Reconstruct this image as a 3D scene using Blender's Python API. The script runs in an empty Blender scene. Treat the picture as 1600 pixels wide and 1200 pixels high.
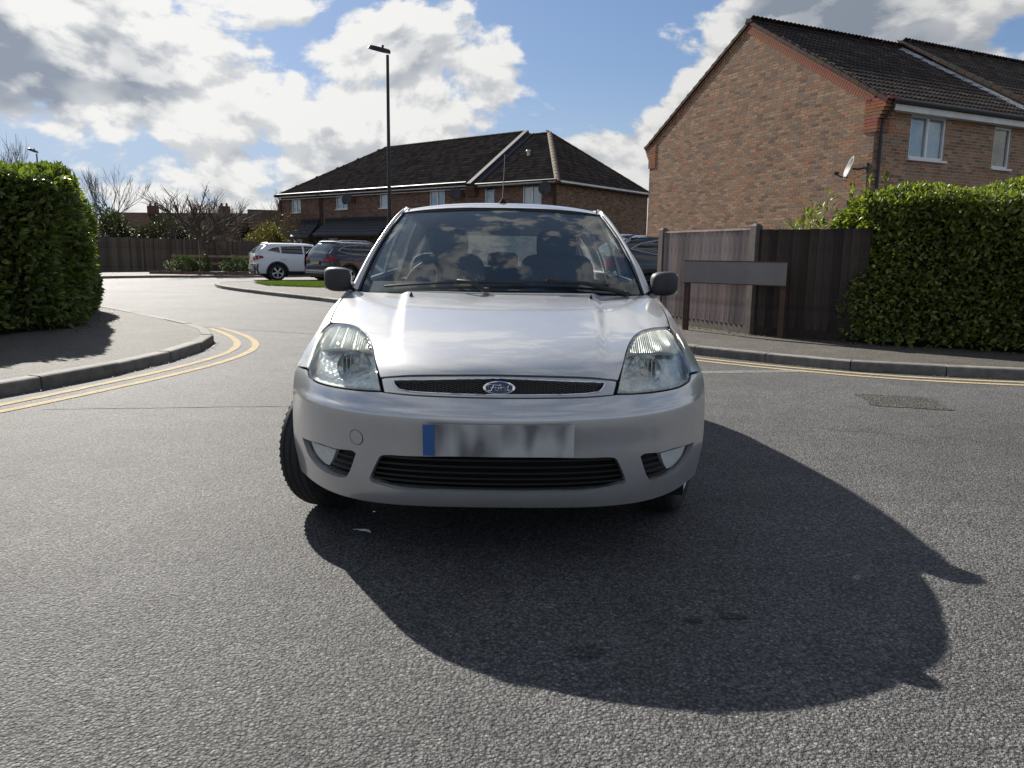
import bpy, bmesh, math, random
import numpy as np
from mathutils import Vector, Matrix
from mathutils.geometry import delaunay_2d_cdt
random.seed(7); rng = np.random.default_rng(7)
R = math.radians
sc = bpy.context.scene
col = sc.collection
# ---------------------------------------------------------------- camera
cam = bpy.data.cameras.new('camera'); cam_o = bpy.data.objects.new('camera', cam); col.objects.link(cam_o)
cam.sensor_width = 36.0; cam.lens = 27.0; cam.clip_start = 0.05; cam.clip_end = 3000
def aim(h, pitch, roll, yaw):
    f = Vector((math.sin(yaw)*math.cos(pitch), math.cos(yaw)*math.cos(pitch), -math.sin(pitch)))
    r = Vector((math.cos(yaw), -math.sin(yaw), 0)); d = f.cross(r)
    r2 = r*math.cos(roll) - d*math.sin(roll); d2 = r*math.sin(roll) + d*math.cos(roll)
    m = Matrix((r2, -d2, -f)).transposed().to_4x4(); m.translation = (0, 0, h); return m
cam_o.matrix_world = aim(1.13, R(9.42), R(0.80), 0.0123)
sc.camera = cam_o
# ---------------------------------------------------------------- light
SUN_AZ, SUN_EL = R(-32.3), R(33.0)          # azimuth measured from +Y towards +X
SUN_DIR = Vector((math.sin(SUN_AZ)*math.cos(SUN_EL), math.cos(SUN_AZ)*math.cos(SUN_EL), math.sin(SUN_EL)))
sun = bpy.data.lights.new('sun', 'SUN'); sun_o = bpy.data.objects.new('sun', sun); col.objects.link(sun_o)
sun.energy = 5.0; sun.angle = R(0.55); sun.color = (1.0, 0.95, 0.87)
sun_o.rotation_euler = SUN_DIR.to_track_quat('Z', 'Y').to_euler()
world = bpy.data.worlds.new('World'); sc.world = world; world.use_nodes = True
def build_world():
    nt = world.node_tree; N = nt.nodes; L = nt.links; N.clear()
    out = N.new('ShaderNodeOutputWorld'); bg = N.new('ShaderNodeBackground'); L.new(bg.outputs[0], out.inputs[0])
    sky = N.new('ShaderNodeTexSky'); sky.sky_type = 'NISHITA'; sky.sun_disc = False
    sky.sun_elevation = SUN_EL; sky.sun_rotation = SUN_AZ; sky.air_density = 1.0; sky.dust_density = 0.4; sky.ozone_density = 2.0
    tc = N.new('ShaderNodeTexCoord')
    def mth(op, a, b=None, c=None, clamp=False):
        n = N.new('ShaderNodeMath'); n.operation = op; n.use_clamp = clamp
        for i, v in enumerate((a, b, c)):
            if v is None: continue
            if isinstance(v, (int, float)): n.inputs[i].default_value = v
            else: L.new(v, n.inputs[i])
        return n.outputs[0]
    def rng_(v, a, b, c=0.0, d=1.0, kind='SMOOTHSTEP'):
        n = N.new('ShaderNodeMapRange'); n.interpolation_type = kind
        for i, x in zip((1, 2, 3, 4), (a, b, c, d)): n.inputs[i].default_value = x
        L.new(v, n.inputs[0]); return n.outputs[0]
    D = tc.outputs['Generated']
    def noise(scale, detail, rough, vec, dist=0.0):
        n = N.new('ShaderNodeTexNoise'); n.inputs['Scale'].default_value = scale; n.inputs['Detail'].default_value = detail
        n.inputs['Roughness'].default_value = rough; n.inputs['Distortion'].default_value = dist; L.new(vec, n.inputs['Vector']); return n
    def puffs(vec, scale):
        n = N.new('ShaderNodeTexVoronoi'); n.inputs['Scale'].default_value = scale; n.inputs['Randomness'].default_value = 1.0
        L.new(vec, n.inputs['Vector']); return mth('SUBTRACT', 0.45, n.outputs['Distance'])
    def field(off, detail):
        mpn = N.new('ShaderNodeMapping'); mpn.inputs['Scale'].default_value = (1.0, 1.0, 1.6)
        mpn.inputs['Location'].default_value = (CLOUD_AT[0]+off[0], CLOUD_AT[1]+off[1], CLOUD_AT[2]+off[2]); L.new(D, mpn.inputs['Vector']); v = mpn.outputs[0]
        f = noise(3.6, detail, 0.60, v, 0.2).outputs['Fac']
        wv = N.new('ShaderNodeVectorMath'); wv.operation = 'ADD'; L.new(v, wv.inputs[0])
        wn = noise(9.0, 3.0, 0.5, v); ws_ = N.new('ShaderNodeVectorMath'); ws_.operation = 'SCALE'; L.new(wn.outputs['Color'], ws_.inputs[0]); ws_.inputs['Scale'].default_value = 0.06; L.new(ws_.outputs[0], wv.inputs[1])
        return mth('ADD', f, mth('ADD', mth('MULTIPLY', puffs(wv.outputs[0], 9.0), 0.16), mth('MULTIPLY', puffs(wv.outputs[0], 24.0), 0.085)))
    big = field((0, 0, 0), 9.0)
    thick = field((SUN_DIR.x*0.06, SUN_DIR.y*0.03, 0.09), 4.0)          # the same clouds looked up a little nearer to the sun
    relief = mth('SUBTRACT', big, field((SUN_DIR.x*0.015, 0, 0.03), 9.0))
    blobs = [((.135, .959, .255), 7, -.14), ((.10, .975, .19), 4, -.07), ((.33, .913, .24), 10, .12), ((-.07, .975, .213), 7, .09),
             ((-.47, .85, .22), 9, .13), ((-.331, .914, .236), 8, .08), ((-.262, .959, .111), 7, .03), ((.15, .98, .10), 8, .13),
             ((-.40, .91, .13), 7, .05), ((.445, .859, .253), 10, .10)]
    tot = None
    for d, ang, w in blobs:
        n = N.new('ShaderNodeVectorMath'); n.operation = 'DOT_PRODUCT'; L.new(D, n.inputs[0]); n.inputs[1].default_value = Vector(d).normalized()
        v = rng_(n.outputs['Value'], math.cos(R(ang)), 1.0, 0.0, w)
        tot = v if tot is None else mth('ADD', tot, v)
    f = mth('ADD', big, tot); th = mth('ADD', thick, tot)
    alpha = rng_(f, CLOUD_LO, CLOUD_LO + 0.06)
    core = mth('ADD', mth('MULTIPLY', rng_(th, CLOUD_LO + 0.02, CLOUD_LO + 0.36), 0.95), mth('MULTIPLY', rng_(relief, 0.05, -0.06), 0.60)); core = mth('SUBTRACT', core, 0.17, clamp=True)
    sep = N.new('ShaderNodeSeparateXYZ'); L.new(D, sep.inputs[0])
    sd = N.new('ShaderNodeVectorMath'); sd.operation = 'DOT_PRODUCT'; L.new(D, sd.inputs[0]); sd.inputs[1].default_value = SUN_DIR
    near = rng_(sd.outputs['Value'], 0.55, 1.0, 0.0, 1.0)          # forward scattering: clouds near the sun are brighter
    rim = mth('ADD', 0.88*CLOUD_V, mth('MULTIPLY', near, 0.22*CLOUD_V))
    dark = mth('MULTIPLY', rim, 0.38)
    cb = N.new('ShaderNodeMix'); cb.data_type = 'RGBA'; L.new(core, cb.inputs['Factor'])
    def tint(v, c):
        n = N.new('ShaderNodeVectorMath'); n.operation = 'SCALE'; n.inputs[0].default_value = c; L.new(v, n.inputs['Scale']); return n.outputs[0]
    L.new(tint(rim, (1.0, 0.995, 0.975)), cb.inputs['A']); L.new(tint(dark, (0.84, 0.97, 1.18)), cb.inputs['B'])
    sk = N.new('ShaderNodeVectorMath'); sk.operation = 'SCALE'; L.new(sky.outputs[0], sk.inputs[0]); sk.inputs['Scale'].default_value = SKY_V
    tn = N.new('ShaderNodeVectorMath'); tn.operation = 'MULTIPLY'; L.new(sk.outputs[0], tn.inputs[0]); tn.inputs[1].default_value = (0.86, 0.98, 1.16); sk = tn
    sk2 = N.new('ShaderNodeVectorMath'); sk2.operation = 'MULTIPLY_ADD'; L.new(sk.outputs[0], sk2.inputs[0]); sk2.inputs[1].default_value = (0.16, 0.13, 0.09); sk2.inputs[2].default_value = (1, 1, 1)
    sk3 = N.new('ShaderNodeVectorMath'); sk3.operation = 'DIVIDE'; L.new(sk.outputs[0], sk3.inputs[0]); L.new(sk2.outputs[0], sk3.inputs[1])      # keeps the glare round the sun from burning out
    hz = N.new('ShaderNodeMix'); hz.data_type = 'RGBA'; L.new(rng_(sep.outputs['Z'], 0.24, 0.0, 0.0, 0.85), hz.inputs['Factor']); L.new(sk3.outputs[0], hz.inputs['A']); hz.inputs['B'].default_value = (2.5, 3.05, 3.8, 1)      # pale air near the horizon
    mx = N.new('ShaderNodeMix'); mx.data_type = 'RGBA'; L.new(alpha, mx.inputs['Factor']); L.new(hz.outputs['Result'], mx.inputs['A']); L.new(cb.outputs['Result'], mx.inputs['B'])
    L.new(mx.outputs['Result'], bg.inputs['Color']); bg.inputs['Strength'].default_value = 0.10
CLOUD_AT = (3.17, 1.62, 0.4); CLOUD_LO = 0.475; CLOUD_V = 4.6; SKY_V = 0.62
build_world()
world.cycles.sampling_method = 'MANUAL'; world.cycles.sample_map_resolution = 512
vs = sc.view_settings; vs.view_transform = 'Standard'; vs.look = 'None'; vs.gamma = 1.0; vs.use_curve_mapping = False; vs.exposure = 0.88
sc.cycles.max_bounces = 8; sc.cycles.diffuse_bounces = 3; sc.cycles.glossy_bounces = 4; sc.cycles.transparent_max_bounces = 16; sc.cycles.caustics_reflective = False; sc.cycles.caustics_refractive = False
sc.cycles.sample_clamp_indirect = 4.0

# ---------------------------------------------------------------- helpers
def tag(o, label=None, cat=None, group=None, kind=None):
    if label: o['label'] = label
    if cat: o['category'] = cat
    if group: o['group'] = group
    if kind: o['kind'] = kind
    return o
def empty(name, loc=(0, 0, 0), rz=0.0, parent=None):
    o = bpy.data.objects.new(name, None); col.objects.link(o); o.location = loc; o.rotation_euler = (0, 0, rz); o.empty_display_size = 0.2
    o.parent = parent; return o
def link(name, me, mat=None, parent=None):
    o = bpy.data.objects.new(name, me); col.objects.link(o)
    if mat is not None and not me.materials: me.materials.append(mat)
    o.parent = parent; return o
def kids(o): return [c for c in bpy.data.objects if c.parent is o]
class MB:
    def __init__(s): s.v = []; s.f = []; s.c = []
    def add(s, v, f, c=None):
        n = len(s.v); s.v += [tuple(p) for p in v]; s.f += [tuple(i+n for i in q) for q in f]
        if c is not None: s.c += [c]*len(v)
        return s
    def box(s, c, d, rot=None, col=None, taper=None):
        x, y, z = d[0]/2, d[1]/2, d[2]/2
        P = [Vector((i*x, j*y, k*z)) for k in (-1, 1) for j in (-1, 1) for i in (-1, 1)]
        if taper:
            for p in P:
                if p.z > 0: p.x *= taper[0]; p.y *= taper[1]
        if rot is not None: P = [rot @ p for p in P]
        c = Vector(c); return s.add([p+c for p in P], [(0, 2, 3, 1), (4, 5, 7, 6), (0, 1, 5, 4), (2, 6, 7, 3), (0, 4, 6, 2), (1, 3, 7, 5)], col)
    def tube(s, pts, rad, n=8, col=None, cap=True):
        pts = [Vector(p) for p in pts]; m = len(pts)
        if isinstance(rad, (int, float)): rad = [rad]*m
        V = []; F = []; up = None
        for i, p in enumerate(pts):
            t = (pts[min(i+1, m-1)]-pts[max(i-1, 0)])
            t = t.normalized() if t.length > 1e-9 else Vector((0, 0, 1))
            if up is None: up = t.orthogonal().normalized()
            up = (up-t*up.dot(t)); up = up.normalized() if up.length > 1e-6 else t.orthogonal().normalized()
            w = t.cross(up)
            for k in range(n):
                a = 2*math.pi*k/n; V.append(p+(up*math.cos(a)+w*math.sin(a))*rad[i])
        for i in range(m-1):
            for k in range(n): F.append((i*n+k, i*n+(k+1) % n, (i+1)*n+(k+1) % n, (i+1)*n+k))
        if cap: F += [tuple(range(n))[::-1], tuple(range((m-1)*n, m*n))]
        return s.add(V, F, col)
    def lathe(s, prof, n=32, mat=None, closed=False, col=None):     # prof: (radius, height) about z, placed by mat
        mat = mat or Matrix.Identity(4); V = []; F = []; m = len(prof)
        for r, h in prof:
            for k in range(n):
                a = 2*math.pi*k/n; V.append(mat @ Vector((r*math.cos(a), r*math.sin(a), h)))
        for i in range(m if closed else m-1):
            j = (i+1) % m
            for k in range(n): F.append((i*n+k, i*n+(k+1) % n, j*n+(k+1) % n, j*n+k))
        return s.add(V, F, col)
    def prism(s, poly, z0, z1, mat=None, col=None):
        n = len(poly); V = [Vector((p[0], p[1], z0)) for p in poly]+[Vector((p[0], p[1], z1)) for p in poly]
        if mat is not None: V = [mat @ v for v in V]
        F = [tuple(range(n))[::-1], tuple(range(n, 2*n))]+[(i, (i+1) % n, n+(i+1) % n, n+i) for i in range(n)]
        return s.add(V, F, col)
    def mesh(s, name, smooth=None):
        me = bpy.data.meshes.new(name); me.from_pydata(s.v, [], s.f)
        if s.c: setcol(me, s.c)
        if smooth is not None: shade(me, smooth)
        return me
    def build(s, name, mat, parent=None, smooth=None): return link(name, s.mesh(name, smooth), mat, parent)
def setcol(me, cols):
    a = me.attributes.new('tone', 'FLOAT_COLOR', 'POINT'); c = np.ones((len(me.vertices), 4), 'f4'); c[:, :3] = np.asarray(cols)[:, :3]
    a.data.foreach_set('color', c.ravel())
def shade(me, ang=35):
    me.polygons.foreach_set('use_smooth', np.ones(len(me.polygons), bool)); me.set_sharp_from_angle(angle=R(ang))
def np_mesh(name, V, F, cols=None, smooth=None):
    me = bpy.data.meshes.new(name); V = np.asarray(V, 'f4'); F = np.asarray(F, 'i4')
    me.vertices.add(len(V)); me.vertices.foreach_set('co', V.ravel()); k = F.shape[1]
    me.loops.add(F.size); me.loops.foreach_set('vertex_index', F.ravel()); me.polygons.add(len(F))
    me.polygons.foreach_set('loop_start', np.arange(0, F.size, k, dtype='i4')); me.update(calc_edges=True); me.validate()
    if cols is not None: setcol(me, cols)
    if smooth is not None: shade(me, smooth)
    else: me.polygons.foreach_set('use_smooth', np.zeros(len(me.polygons), bool))
    return me
def stamp(tv, tf, M3, T, cols=None):
    """copies of a template: tv (n,3), tf (m,k); M3 (c,3,3) columns are axes, T (c,3)"""
    tv = np.asarray(tv, float); tf = np.asarray(tf); c = len(T); n = len(tv)
    V = np.einsum('cij,nj->cni', M3, tv)+T[:, None, :]; F = tf[None]+(np.arange(c)*n)[:, None, None]
    C = None if cols is None else np.repeat(cols, n, 0)
    return V.reshape(-1, 3), F.reshape(-1, tf.shape[1]), C
# ---------------------------------------------------------------- materials
def newmat(name):
    m = bpy.data.materials.new(name); m.use_nodes = True; nt = m.node_tree; return m, nt.nodes, nt.links, nt.nodes['Principled BSDF']
def tex_noise(N, L, scale, detail=4.0, rough=0.55, vec=None, dist=0.0):
    n = N.new('ShaderNodeTexNoise'); n.inputs['Scale'].default_value = scale; n.inputs['Detail'].default_value = detail; n.inputs['Roughness'].default_value = rough
    n.inputs['Distortion'].default_value = dist
    if vec is not None: L.new(vec, n.inputs['Vector'])
    return n
def ramp(N, L, fac, stops):
    r = N.new('ShaderNodeValToRGB'); e = r.color_ramp.elements
    while len(e) < len(stops): e.new(0.5)
    for q, (p, c) in zip(e, stops): q.position = p; q.color = (*c, 1) if len(c) == 3 else c
    L.new(fac, r.inputs[0]); return r.outputs[0]
def mixc(N, L, fac, a, b, mode='MIX'):
    m = N.new('ShaderNodeMix'); m.data_type = 'RGBA'; m.blend_type = mode
    for s, v in (('Factor', fac), ('A', a), ('B', b)):
        if isinstance(v, (int, float)): m.inputs[s].default_value = v
        elif isinstance(v, tuple): m.inputs[s].default_value = (*v, 1)
        else: L.new(v, m.inputs[s])
    return m.outputs['Result']
def bump(N, L, B, h, strength, dist):
    b = N.new('ShaderNodeBump'); b.inputs['Strength'].default_value = strength; b.inputs['Distance'].default_value = dist
    L.new(h, b.inputs['Height']); L.new(b.outputs[0], B.inputs['Normal']); return b
def objco(N): return N.new('ShaderNodeTexCoord').outputs['Object']
def plain(name, c, rough=0.5, metal=0.0, var=0.15, scale=6.0, bmp=0.0, bscale=60.0, spec=0.5, coat=0.0):
    m, N, L, B = newmat(name); co = objco(N)
    n = tex_noise(N, L, scale, 5, 0.6, co)
    d = tuple(max(0, x*(1-var)) for x in c); u = tuple(min(1, x*(1+var)) for x in c)
    L.new(ramp(N, L, n.outputs['Fac'], [(0.3, d), (0.7, u)]), B.inputs['Base Color'])
    B.inputs['Roughness'].default_value = rough; B.inputs['Metallic'].default_value = metal; B.inputs['Specular IOR Level'].default_value = spec
    B.inputs['Coat Weight'].default_value = coat
    if bmp: bump(N, L, B, tex_noise(N, L, bscale, 4, 0.6, co).outputs['Fac'], 0.6, bmp)
    return m
def toned(name, c=(1, 1, 1), rough=0.7, noise=0.25, scale=40.0, bmp=0.003, spec=0.4, trans=0.0, sheen=None):
    """colour from each piece's own tone, with grain"""
    m, N, L, B = newmat(name); co = objco(N); a = N.new('ShaderNodeAttribute'); a.attribute_name = 'tone'
    n = tex_noise(N, L, scale, 5, 0.65, co)
    g = ramp(N, L, n.outputs['Fac'], [(0.3, (1-noise,)*3), (0.7, (1+noise*.6,)*3)])
    base = mixc(N, L, 1.0, mixc(N, L, 1.0, a.outputs['Color'], g, 'MULTIPLY'), c, 'MULTIPLY')
    L.new(base, B.inputs['Base Color']); B.inputs['Roughness'].default_value = rough; B.inputs['Specular IOR Level'].default_value = spec
    if bmp: bump(N, L, B, n.outputs['Fac'], 0.7, bmp)
    if trans:
        t = N.new('ShaderNodeBsdfTranslucent'); L.new(mixc(N, L, 1.0, base, (1.5, 1.7, 0.6), 'MULTIPLY'), t.inputs['Color'])
        mx = N.new('ShaderNodeMixShader'); mx.inputs[0].default_value = trans; L.new(B.outputs[0], mx.inputs[1]); L.new(t.outputs[0], mx.inputs[2])
        L.new(mx.outputs[0], N['Material Output'].inputs['Surface'])
    return m
def asphalt(name, lo, hi, cell, bdist, tint_scale=0.35, rough=0.75, warm=(1, 1, 1), big=0.25):
    m, N, L, B = newmat(name); co = objco(N)
    v = N.new('ShaderNodeTexVoronoi'); v.inputs['Scale'].default_value = 1/cell; v.inputs['Randomness'].default_value = 1.0; L.new(co, v.inputs['Vector'])
    v2 = N.new('ShaderNodeTexVoronoi'); v2.inputs['Scale'].default_value = 2.3/cell; L.new(co, v2.inputs['Vector'])
    sp = N.new('ShaderNodeSeparateColor'); L.new(v.outputs['Color'], sp.inputs[0])
    sp2 = N.new('ShaderNodeSeparateColor'); L.new(v2.outputs['Color'], sp2.inputs[0])
    stone = ramp(N, L, sp.outputs[0], [(0.0, lo), (0.55, tuple((a+b)/2 for a, b in zip(lo, hi))), (0.93, hi), (1.0, tuple(min(1, x*1.7) for x in hi))])
    fine = ramp(N, L, sp2.outputs[1], [(0.0, tuple(x*0.6 for x in lo)), (1.0, hi)])
    c = mixc(N, L, 0.4, stone, fine)
    gap = ramp(N, L, v.outputs['Distance'], [(0.35, (1, 1, 1)), (0.75, (0.35, 0.35, 0.37))])
    c = mixc(N, L, 1.0, c, gap, 'MULTIPLY')
    n = tex_noise(N, L, tint_scale, 6, 0.6, co)
    c = mixc(N, L, 1.0, c, ramp(N, L, n.outputs['Fac'], [(0.3, (1-big,)*3), (0.7, (1+big*0.7,)*3)]), 'MULTIPLY')
    n3 = tex_noise(N, L, 3.3, 5, 0.6, co)
    c = mixc(N, L, 1.0, c, ramp(N, L, n3.outputs['Fac'], [(0.3, (0.80,)*3), (0.7, (1.12,)*3)]), 'MULTIPLY')
    c = mixc(N, L, 1.0, c, warm, 'MULTIPLY')
    L.new(c, B.inputs['Base Color']); B.inputs['Roughness'].default_value = rough; B.inputs['Specular IOR Level'].default_value = 0.35
    h = N.new('ShaderNodeMath'); h.operation = 'MULTIPLY_ADD'; L.new(v.outputs['Distance'], h.inputs[0]); h.inputs[1].default_value = -1.0
    h2 = N.new('ShaderNodeMath'); h2.operation = 'MULTIPLY'; L.new(sp.outputs[1], h2.inputs[0]); h2.inputs[1].default_value = 0.5; L.new(h2.outputs[0], h.inputs[2])
    h3 = N.new('ShaderNodeMath'); h3.operation = 'MULTIPLY_ADD'; L.new(v2.outputs['Distance'], h3.inputs[0]); h3.inputs[1].default_value = -0.5; L.new(h.outputs[0], h3.inputs[2])
    bump(N, L, B, h3.outputs[0], 1.0, bdist)
    return m
def thin_glass(name, tint=(0.8, 0.88, 0.86), refl=0.075, rough=0.0, haze=0.0, hz=(0.75, 0.78, 0.74), back=0.0):
    m, N, L, B = newmat(name); N.remove(B); out = N['Material Output']
    t = N.new('ShaderNodeBsdfTransparent'); t.inputs[0].default_value = (*tint, 1)
    g = N.new('ShaderNodeBsdfGlossy'); g.inputs['Roughness'].default_value = rough; g.inputs[0].default_value = (1, 1, 1, 1)
    fr = N.new('ShaderNodeLayerWeight'); fr.inputs[0].default_value = 0.5
    pw = N.new('ShaderNodeMath'); pw.operation = 'POWER'; pw.inputs[1].default_value = 5.0; L.new(fr.outputs['Facing'], pw.inputs[0])
    ml = N.new('ShaderNodeMath'); ml.operation = 'MULTIPLY_ADD'; ml.inputs[1].default_value = 0.92; ml.inputs[2].default_value = refl; ml.use_clamp = True; L.new(pw.outputs[0], ml.inputs[0])
    mx = N.new('ShaderNodeMixShader'); L.new(ml.outputs[0], mx.inputs[0]); L.new(t.outputs[0], mx.inputs[1]); L.new(g.outputs[0], mx.inputs[2])
    last = mx.outputs[0]
    if haze:
        df_ = N.new('ShaderNodeBsdfDiffuse'); df_.inputs[0].default_value = (*hz, 1); tl = N.new('ShaderNodeBsdfTranslucent'); tl.inputs[0].default_value = (*hz, 1)
        df = N.new('ShaderNodeMixShader'); df.inputs[0].default_value = back; L.new(df_.outputs[0], df.inputs[1]); L.new(tl.outputs[0], df.inputs[2])
        n = tex_noise(N, L, 9.0, 6, 0.65, objco(N)); f = ramp(N, L, n.outputs['Fac'], [(0.35, (haze*0.5,)*3), (0.75, (haze,)*3)])
        m2 = N.new('ShaderNodeMixShader'); L.new(f, m2.inputs[0]); L.new(last, m2.inputs[1]); L.new(df.outputs[0], m2.inputs[2]); last = m2.outputs[0]
    L.new(last, out.inputs['Surface']); return m
def car_paint(name, c, metal=0.55, rough=0.38, flake=0.12):
    m, N, L, B = newmat(name); co = objco(N)
    v = N.new('ShaderNodeTexVoronoi'); v.inputs['Scale'].default_value = 900.0; L.new(co, v.inputs['Vector'])
    sp = N.new('ShaderNodeSeparateColor'); L.new(v.outputs['Color'], sp.inputs[0])
    k = ramp(N, L, sp.outputs[0], [(0.0, tuple(x*(1-flake) for x in c)), (1.0, tuple(min(1, x*(1+flake)) for x in c))])
    d = tex_noise(N, L, 5.0, 6, 0.7, co); k = mixc(N, L, 1.0, k, ramp(N, L, d.outputs['Fac'], [(0.3, (0.93, 0.92, 0.90)), (0.65, (1, 1, 1))]), 'MULTIPLY')
    L.new(k, B.inputs['Base Color']); B.inputs['Metallic'].default_value = metal; B.inputs['Roughness'].default_value = rough
    B.inputs['Coat Weight'].default_value = 1.0; B.inputs['Coat Roughness'].default_value = 0.035
    return m
def wood(name, c, dark, grain=1.0):
    m, N, L, B = newmat(name); co = objco(N); a = N.new('ShaderNodeAttribute'); a.attribute_name = 'tone'
    mp = N.new('ShaderNodeMapping'); mp.inputs['Scale'].default_value = (22, 22, 1.6); L.new(co, mp.inputs[0])
    n = tex_noise(N, L, 1.6, 8, 0.65, mp.outputs[0], 0.6)
    k = ramp(N, L, n.outputs['Fac'], [(0.25, dark), (0.5, c), (0.8, tuple(min(1, x*1.25) for x in c))])
    kn = tex_noise(N, L, 5.0, 3, 0.5, co); k = mixc(N, L, 1.0, k, ramp(N, L, kn.outputs['Fac'], [(0.3, (0.62, 0.6, 0.58)), (0.5, (1, 1, 1))]), 'MULTIPLY')
    k = mixc(N, L, 1.0, k, a.outputs['Color'], 'MULTIPLY')
    L.new(k, B.inputs['Base Color']); B.inputs['Roughness'].default_value = 0.8; B.inputs['Specular IOR Level'].default_value = 0.25
    bump(N, L, B, n.outputs['Fac'], 0.6, 0.004); return m
M = {}
M['road'] = asphalt('road_asphalt', (0.045, 0.045, 0.047), (0.215, 0.210, 0.20), 0.0092, 0.0058, rough=0.72, big=0.36)
M['path'] = asphalt('path_asphalt', (0.055, 0.051, 0.045), (0.20, 0.186, 0.162), 0.010, 0.006, warm=(1.0, 0.97, 0.92))
M['patch'] = asphalt('patch_asphalt', (0.025, 0.023, 0.021), (0.15, 0.138, 0.12), 0.019, 0.016, big=0.1)
M['kerb'] = plain('kerb_concrete', (0.165, 0.155, 0.138), 0.85, var=0.35, scale=9, bmp=0.003, bscale=120)
def vary(m, amt):      # each stone its own shade
    N, L = m.node_tree.nodes, m.node_tree.links; B = N['Principled BSDF']; src = B.inputs['Base Color'].links[0].from_socket; oi = N.new('ShaderNodeObjectInfo')
    L.new(mixc(N, L, 1.0, src, ramp(N, L, oi.outputs['Random'], [(0.0, (1-amt,)*3), (1.0, (1+amt,)*3)]), 'MULTIPLY'), B.inputs['Base Color'])
vary(M['kerb'], 0.22)
M['ground'] = plain('ground_earth', (0.09, 0.085, 0.06), 0.95, var=0.3, scale=0.4)
M['mortar'] = plain('mortar', (0.42, 0.365, 0.30), 0.95, var=0.2, scale=8, bmp=0.0005, spec=.1)
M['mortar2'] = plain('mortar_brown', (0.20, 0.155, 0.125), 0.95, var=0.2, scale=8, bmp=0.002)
M['brick'] = toned('brick', (1, 1, 1), 0.92, 0.40, 24, 0.0002, spec=0.15)
M['tile'] = toned('roof_tile', (1, 1, 1), 0.85, 0.35, 14, 0.003, spec=0.2)
M['upvc'] = plain('white_upvc', (0.80, 0.80, 0.79), 0.35, var=0.05)
M['fascia'] = plain('white_paint', (0.74, 0.73, 0.69), 0.5, var=0.1, scale=3)
M['gutter'] = plain('black_plastic_gutter', (0.022, 0.021, 0.021), 0.45, var=0.2)
M['lead'] = plain('lead_flashing', (0.42, 0.43, 0.44), 0.55, metal=0.0, var=0.45, scale=5, bmp=0.004, bscale=12)
M['leaddark'] = plain('dark_lead_flashing', (0.032, 0.034, 0.040), 0.75, var=0.3, scale=4)
M['curtain'] = plain('net_curtain', (0.80, 0.83, 0.88), 0.9, var=0.12, scale=14)
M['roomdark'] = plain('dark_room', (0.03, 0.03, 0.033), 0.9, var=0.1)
M['pane'] = thin_glass('window_pane', (0.80, 0.86, 0.88))
M['slate'] = plain('dark_slate', (0.028, 0.029, 0.034), 0.55, var=0.35, scale=7, bmp=0.006, bscale=9)
M['leaf'] = toned('hedge_leaf', (1, 1, 1), 0.46, 0.2, 25, 0.0, spec=0.42, trans=0.27)
M['leafdull'] = toned('shrub_leaf', (1, 1, 1), 0.55, 0.2, 25, 0.0, spec=0.35, trans=0.2)
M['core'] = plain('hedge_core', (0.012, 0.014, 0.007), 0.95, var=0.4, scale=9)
M['bark'] = plain('bark', (0.10, 0.082, 0.062), 0.95, var=0.35, scale=9, bmp=0.006, bscale=30)
M['wood_new_lit'] = wood('fence_wood_pale', (0.33, 0.262, 0.240), (0.20, 0.155, 0.14))  # pale panel: the sunlight on it is mixed into the wood colour
M['wood_old_shaded'] = wood('fence_wood_dark', (0.055, 0.043, 0.036), (0.026, 0.020, 0.017))  # dark panel: the shade on it is mixed into the wood colour
M['wood_far'] = wood('fence_wood_weathered', (0.17, 0.138, 0.112), (0.09, 0.072, 0.058))
M['concpost'] = plain('fence_post_brown', (0.115, 0.096, 0.085), 0.9, var=0.3, scale=7, bmp=0.003)
M['rust'] = plain('sign_post_brown', (0.075, 0.038, 0.025), 0.7, var=0.3, scale=10)
M['black'] = plain('black_painted_steel', (0.012, 0.012, 0.013), 0.4, var=0.2)
M['galv'] = plain('galvanised_steel', (0.40, 0.41, 0.42), 0.45, metal=0.6, var=0.2)
M['dish'] = plain('dish_grey', (0.03, 0.03, 0.032), 0.55, var=0.2)
M['dishpale'] = plain('dish_pale_grey', (0.013, 0.013, 0.014), 0.55, var=0.2)
M['grass'] = toned('grass_blade', (1, 1, 1), 0.6, 0.2, 25, 0.0, trans=0.25)
M['yellow'] = None
def yellow_paint():
    m, N, L, B = newmat('yellow_road_paint'); co = objco(N)
    v = N.new('ShaderNodeTexVoronoi'); v.inputs['Scale'].default_value = 85; L.new(co, v.inputs['Vector'])
    n = tex_noise(N, L, 7.0, 6, 0.65, co)
    c = ramp(N, L, n.outputs['Fac'], [(0.25, (0.35, 0.275, 0.145)), (0.7, (0.49, 0.395, 0.235))])
    w = tex_noise(N, L, 70.0, 3, 0.6, co); c = mixc(N, L, ramp(N, L, w.outputs['Fac'], [(0.52, (0, 0, 0)), (0.68, (0.85, 0.85, 0.85))]), c, (0.10, 0.10, 0.095))
    L.new(c, B.inputs['Base Color']); B.inputs['Roughness'].default_value = 0.85; B.inputs['Specular IOR Level'].default_value = 0.15
    bump(N, L, B, v.outputs['Distance'], 0.8, 0.004); return m
M['yellow'] = yellow_paint()

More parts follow.
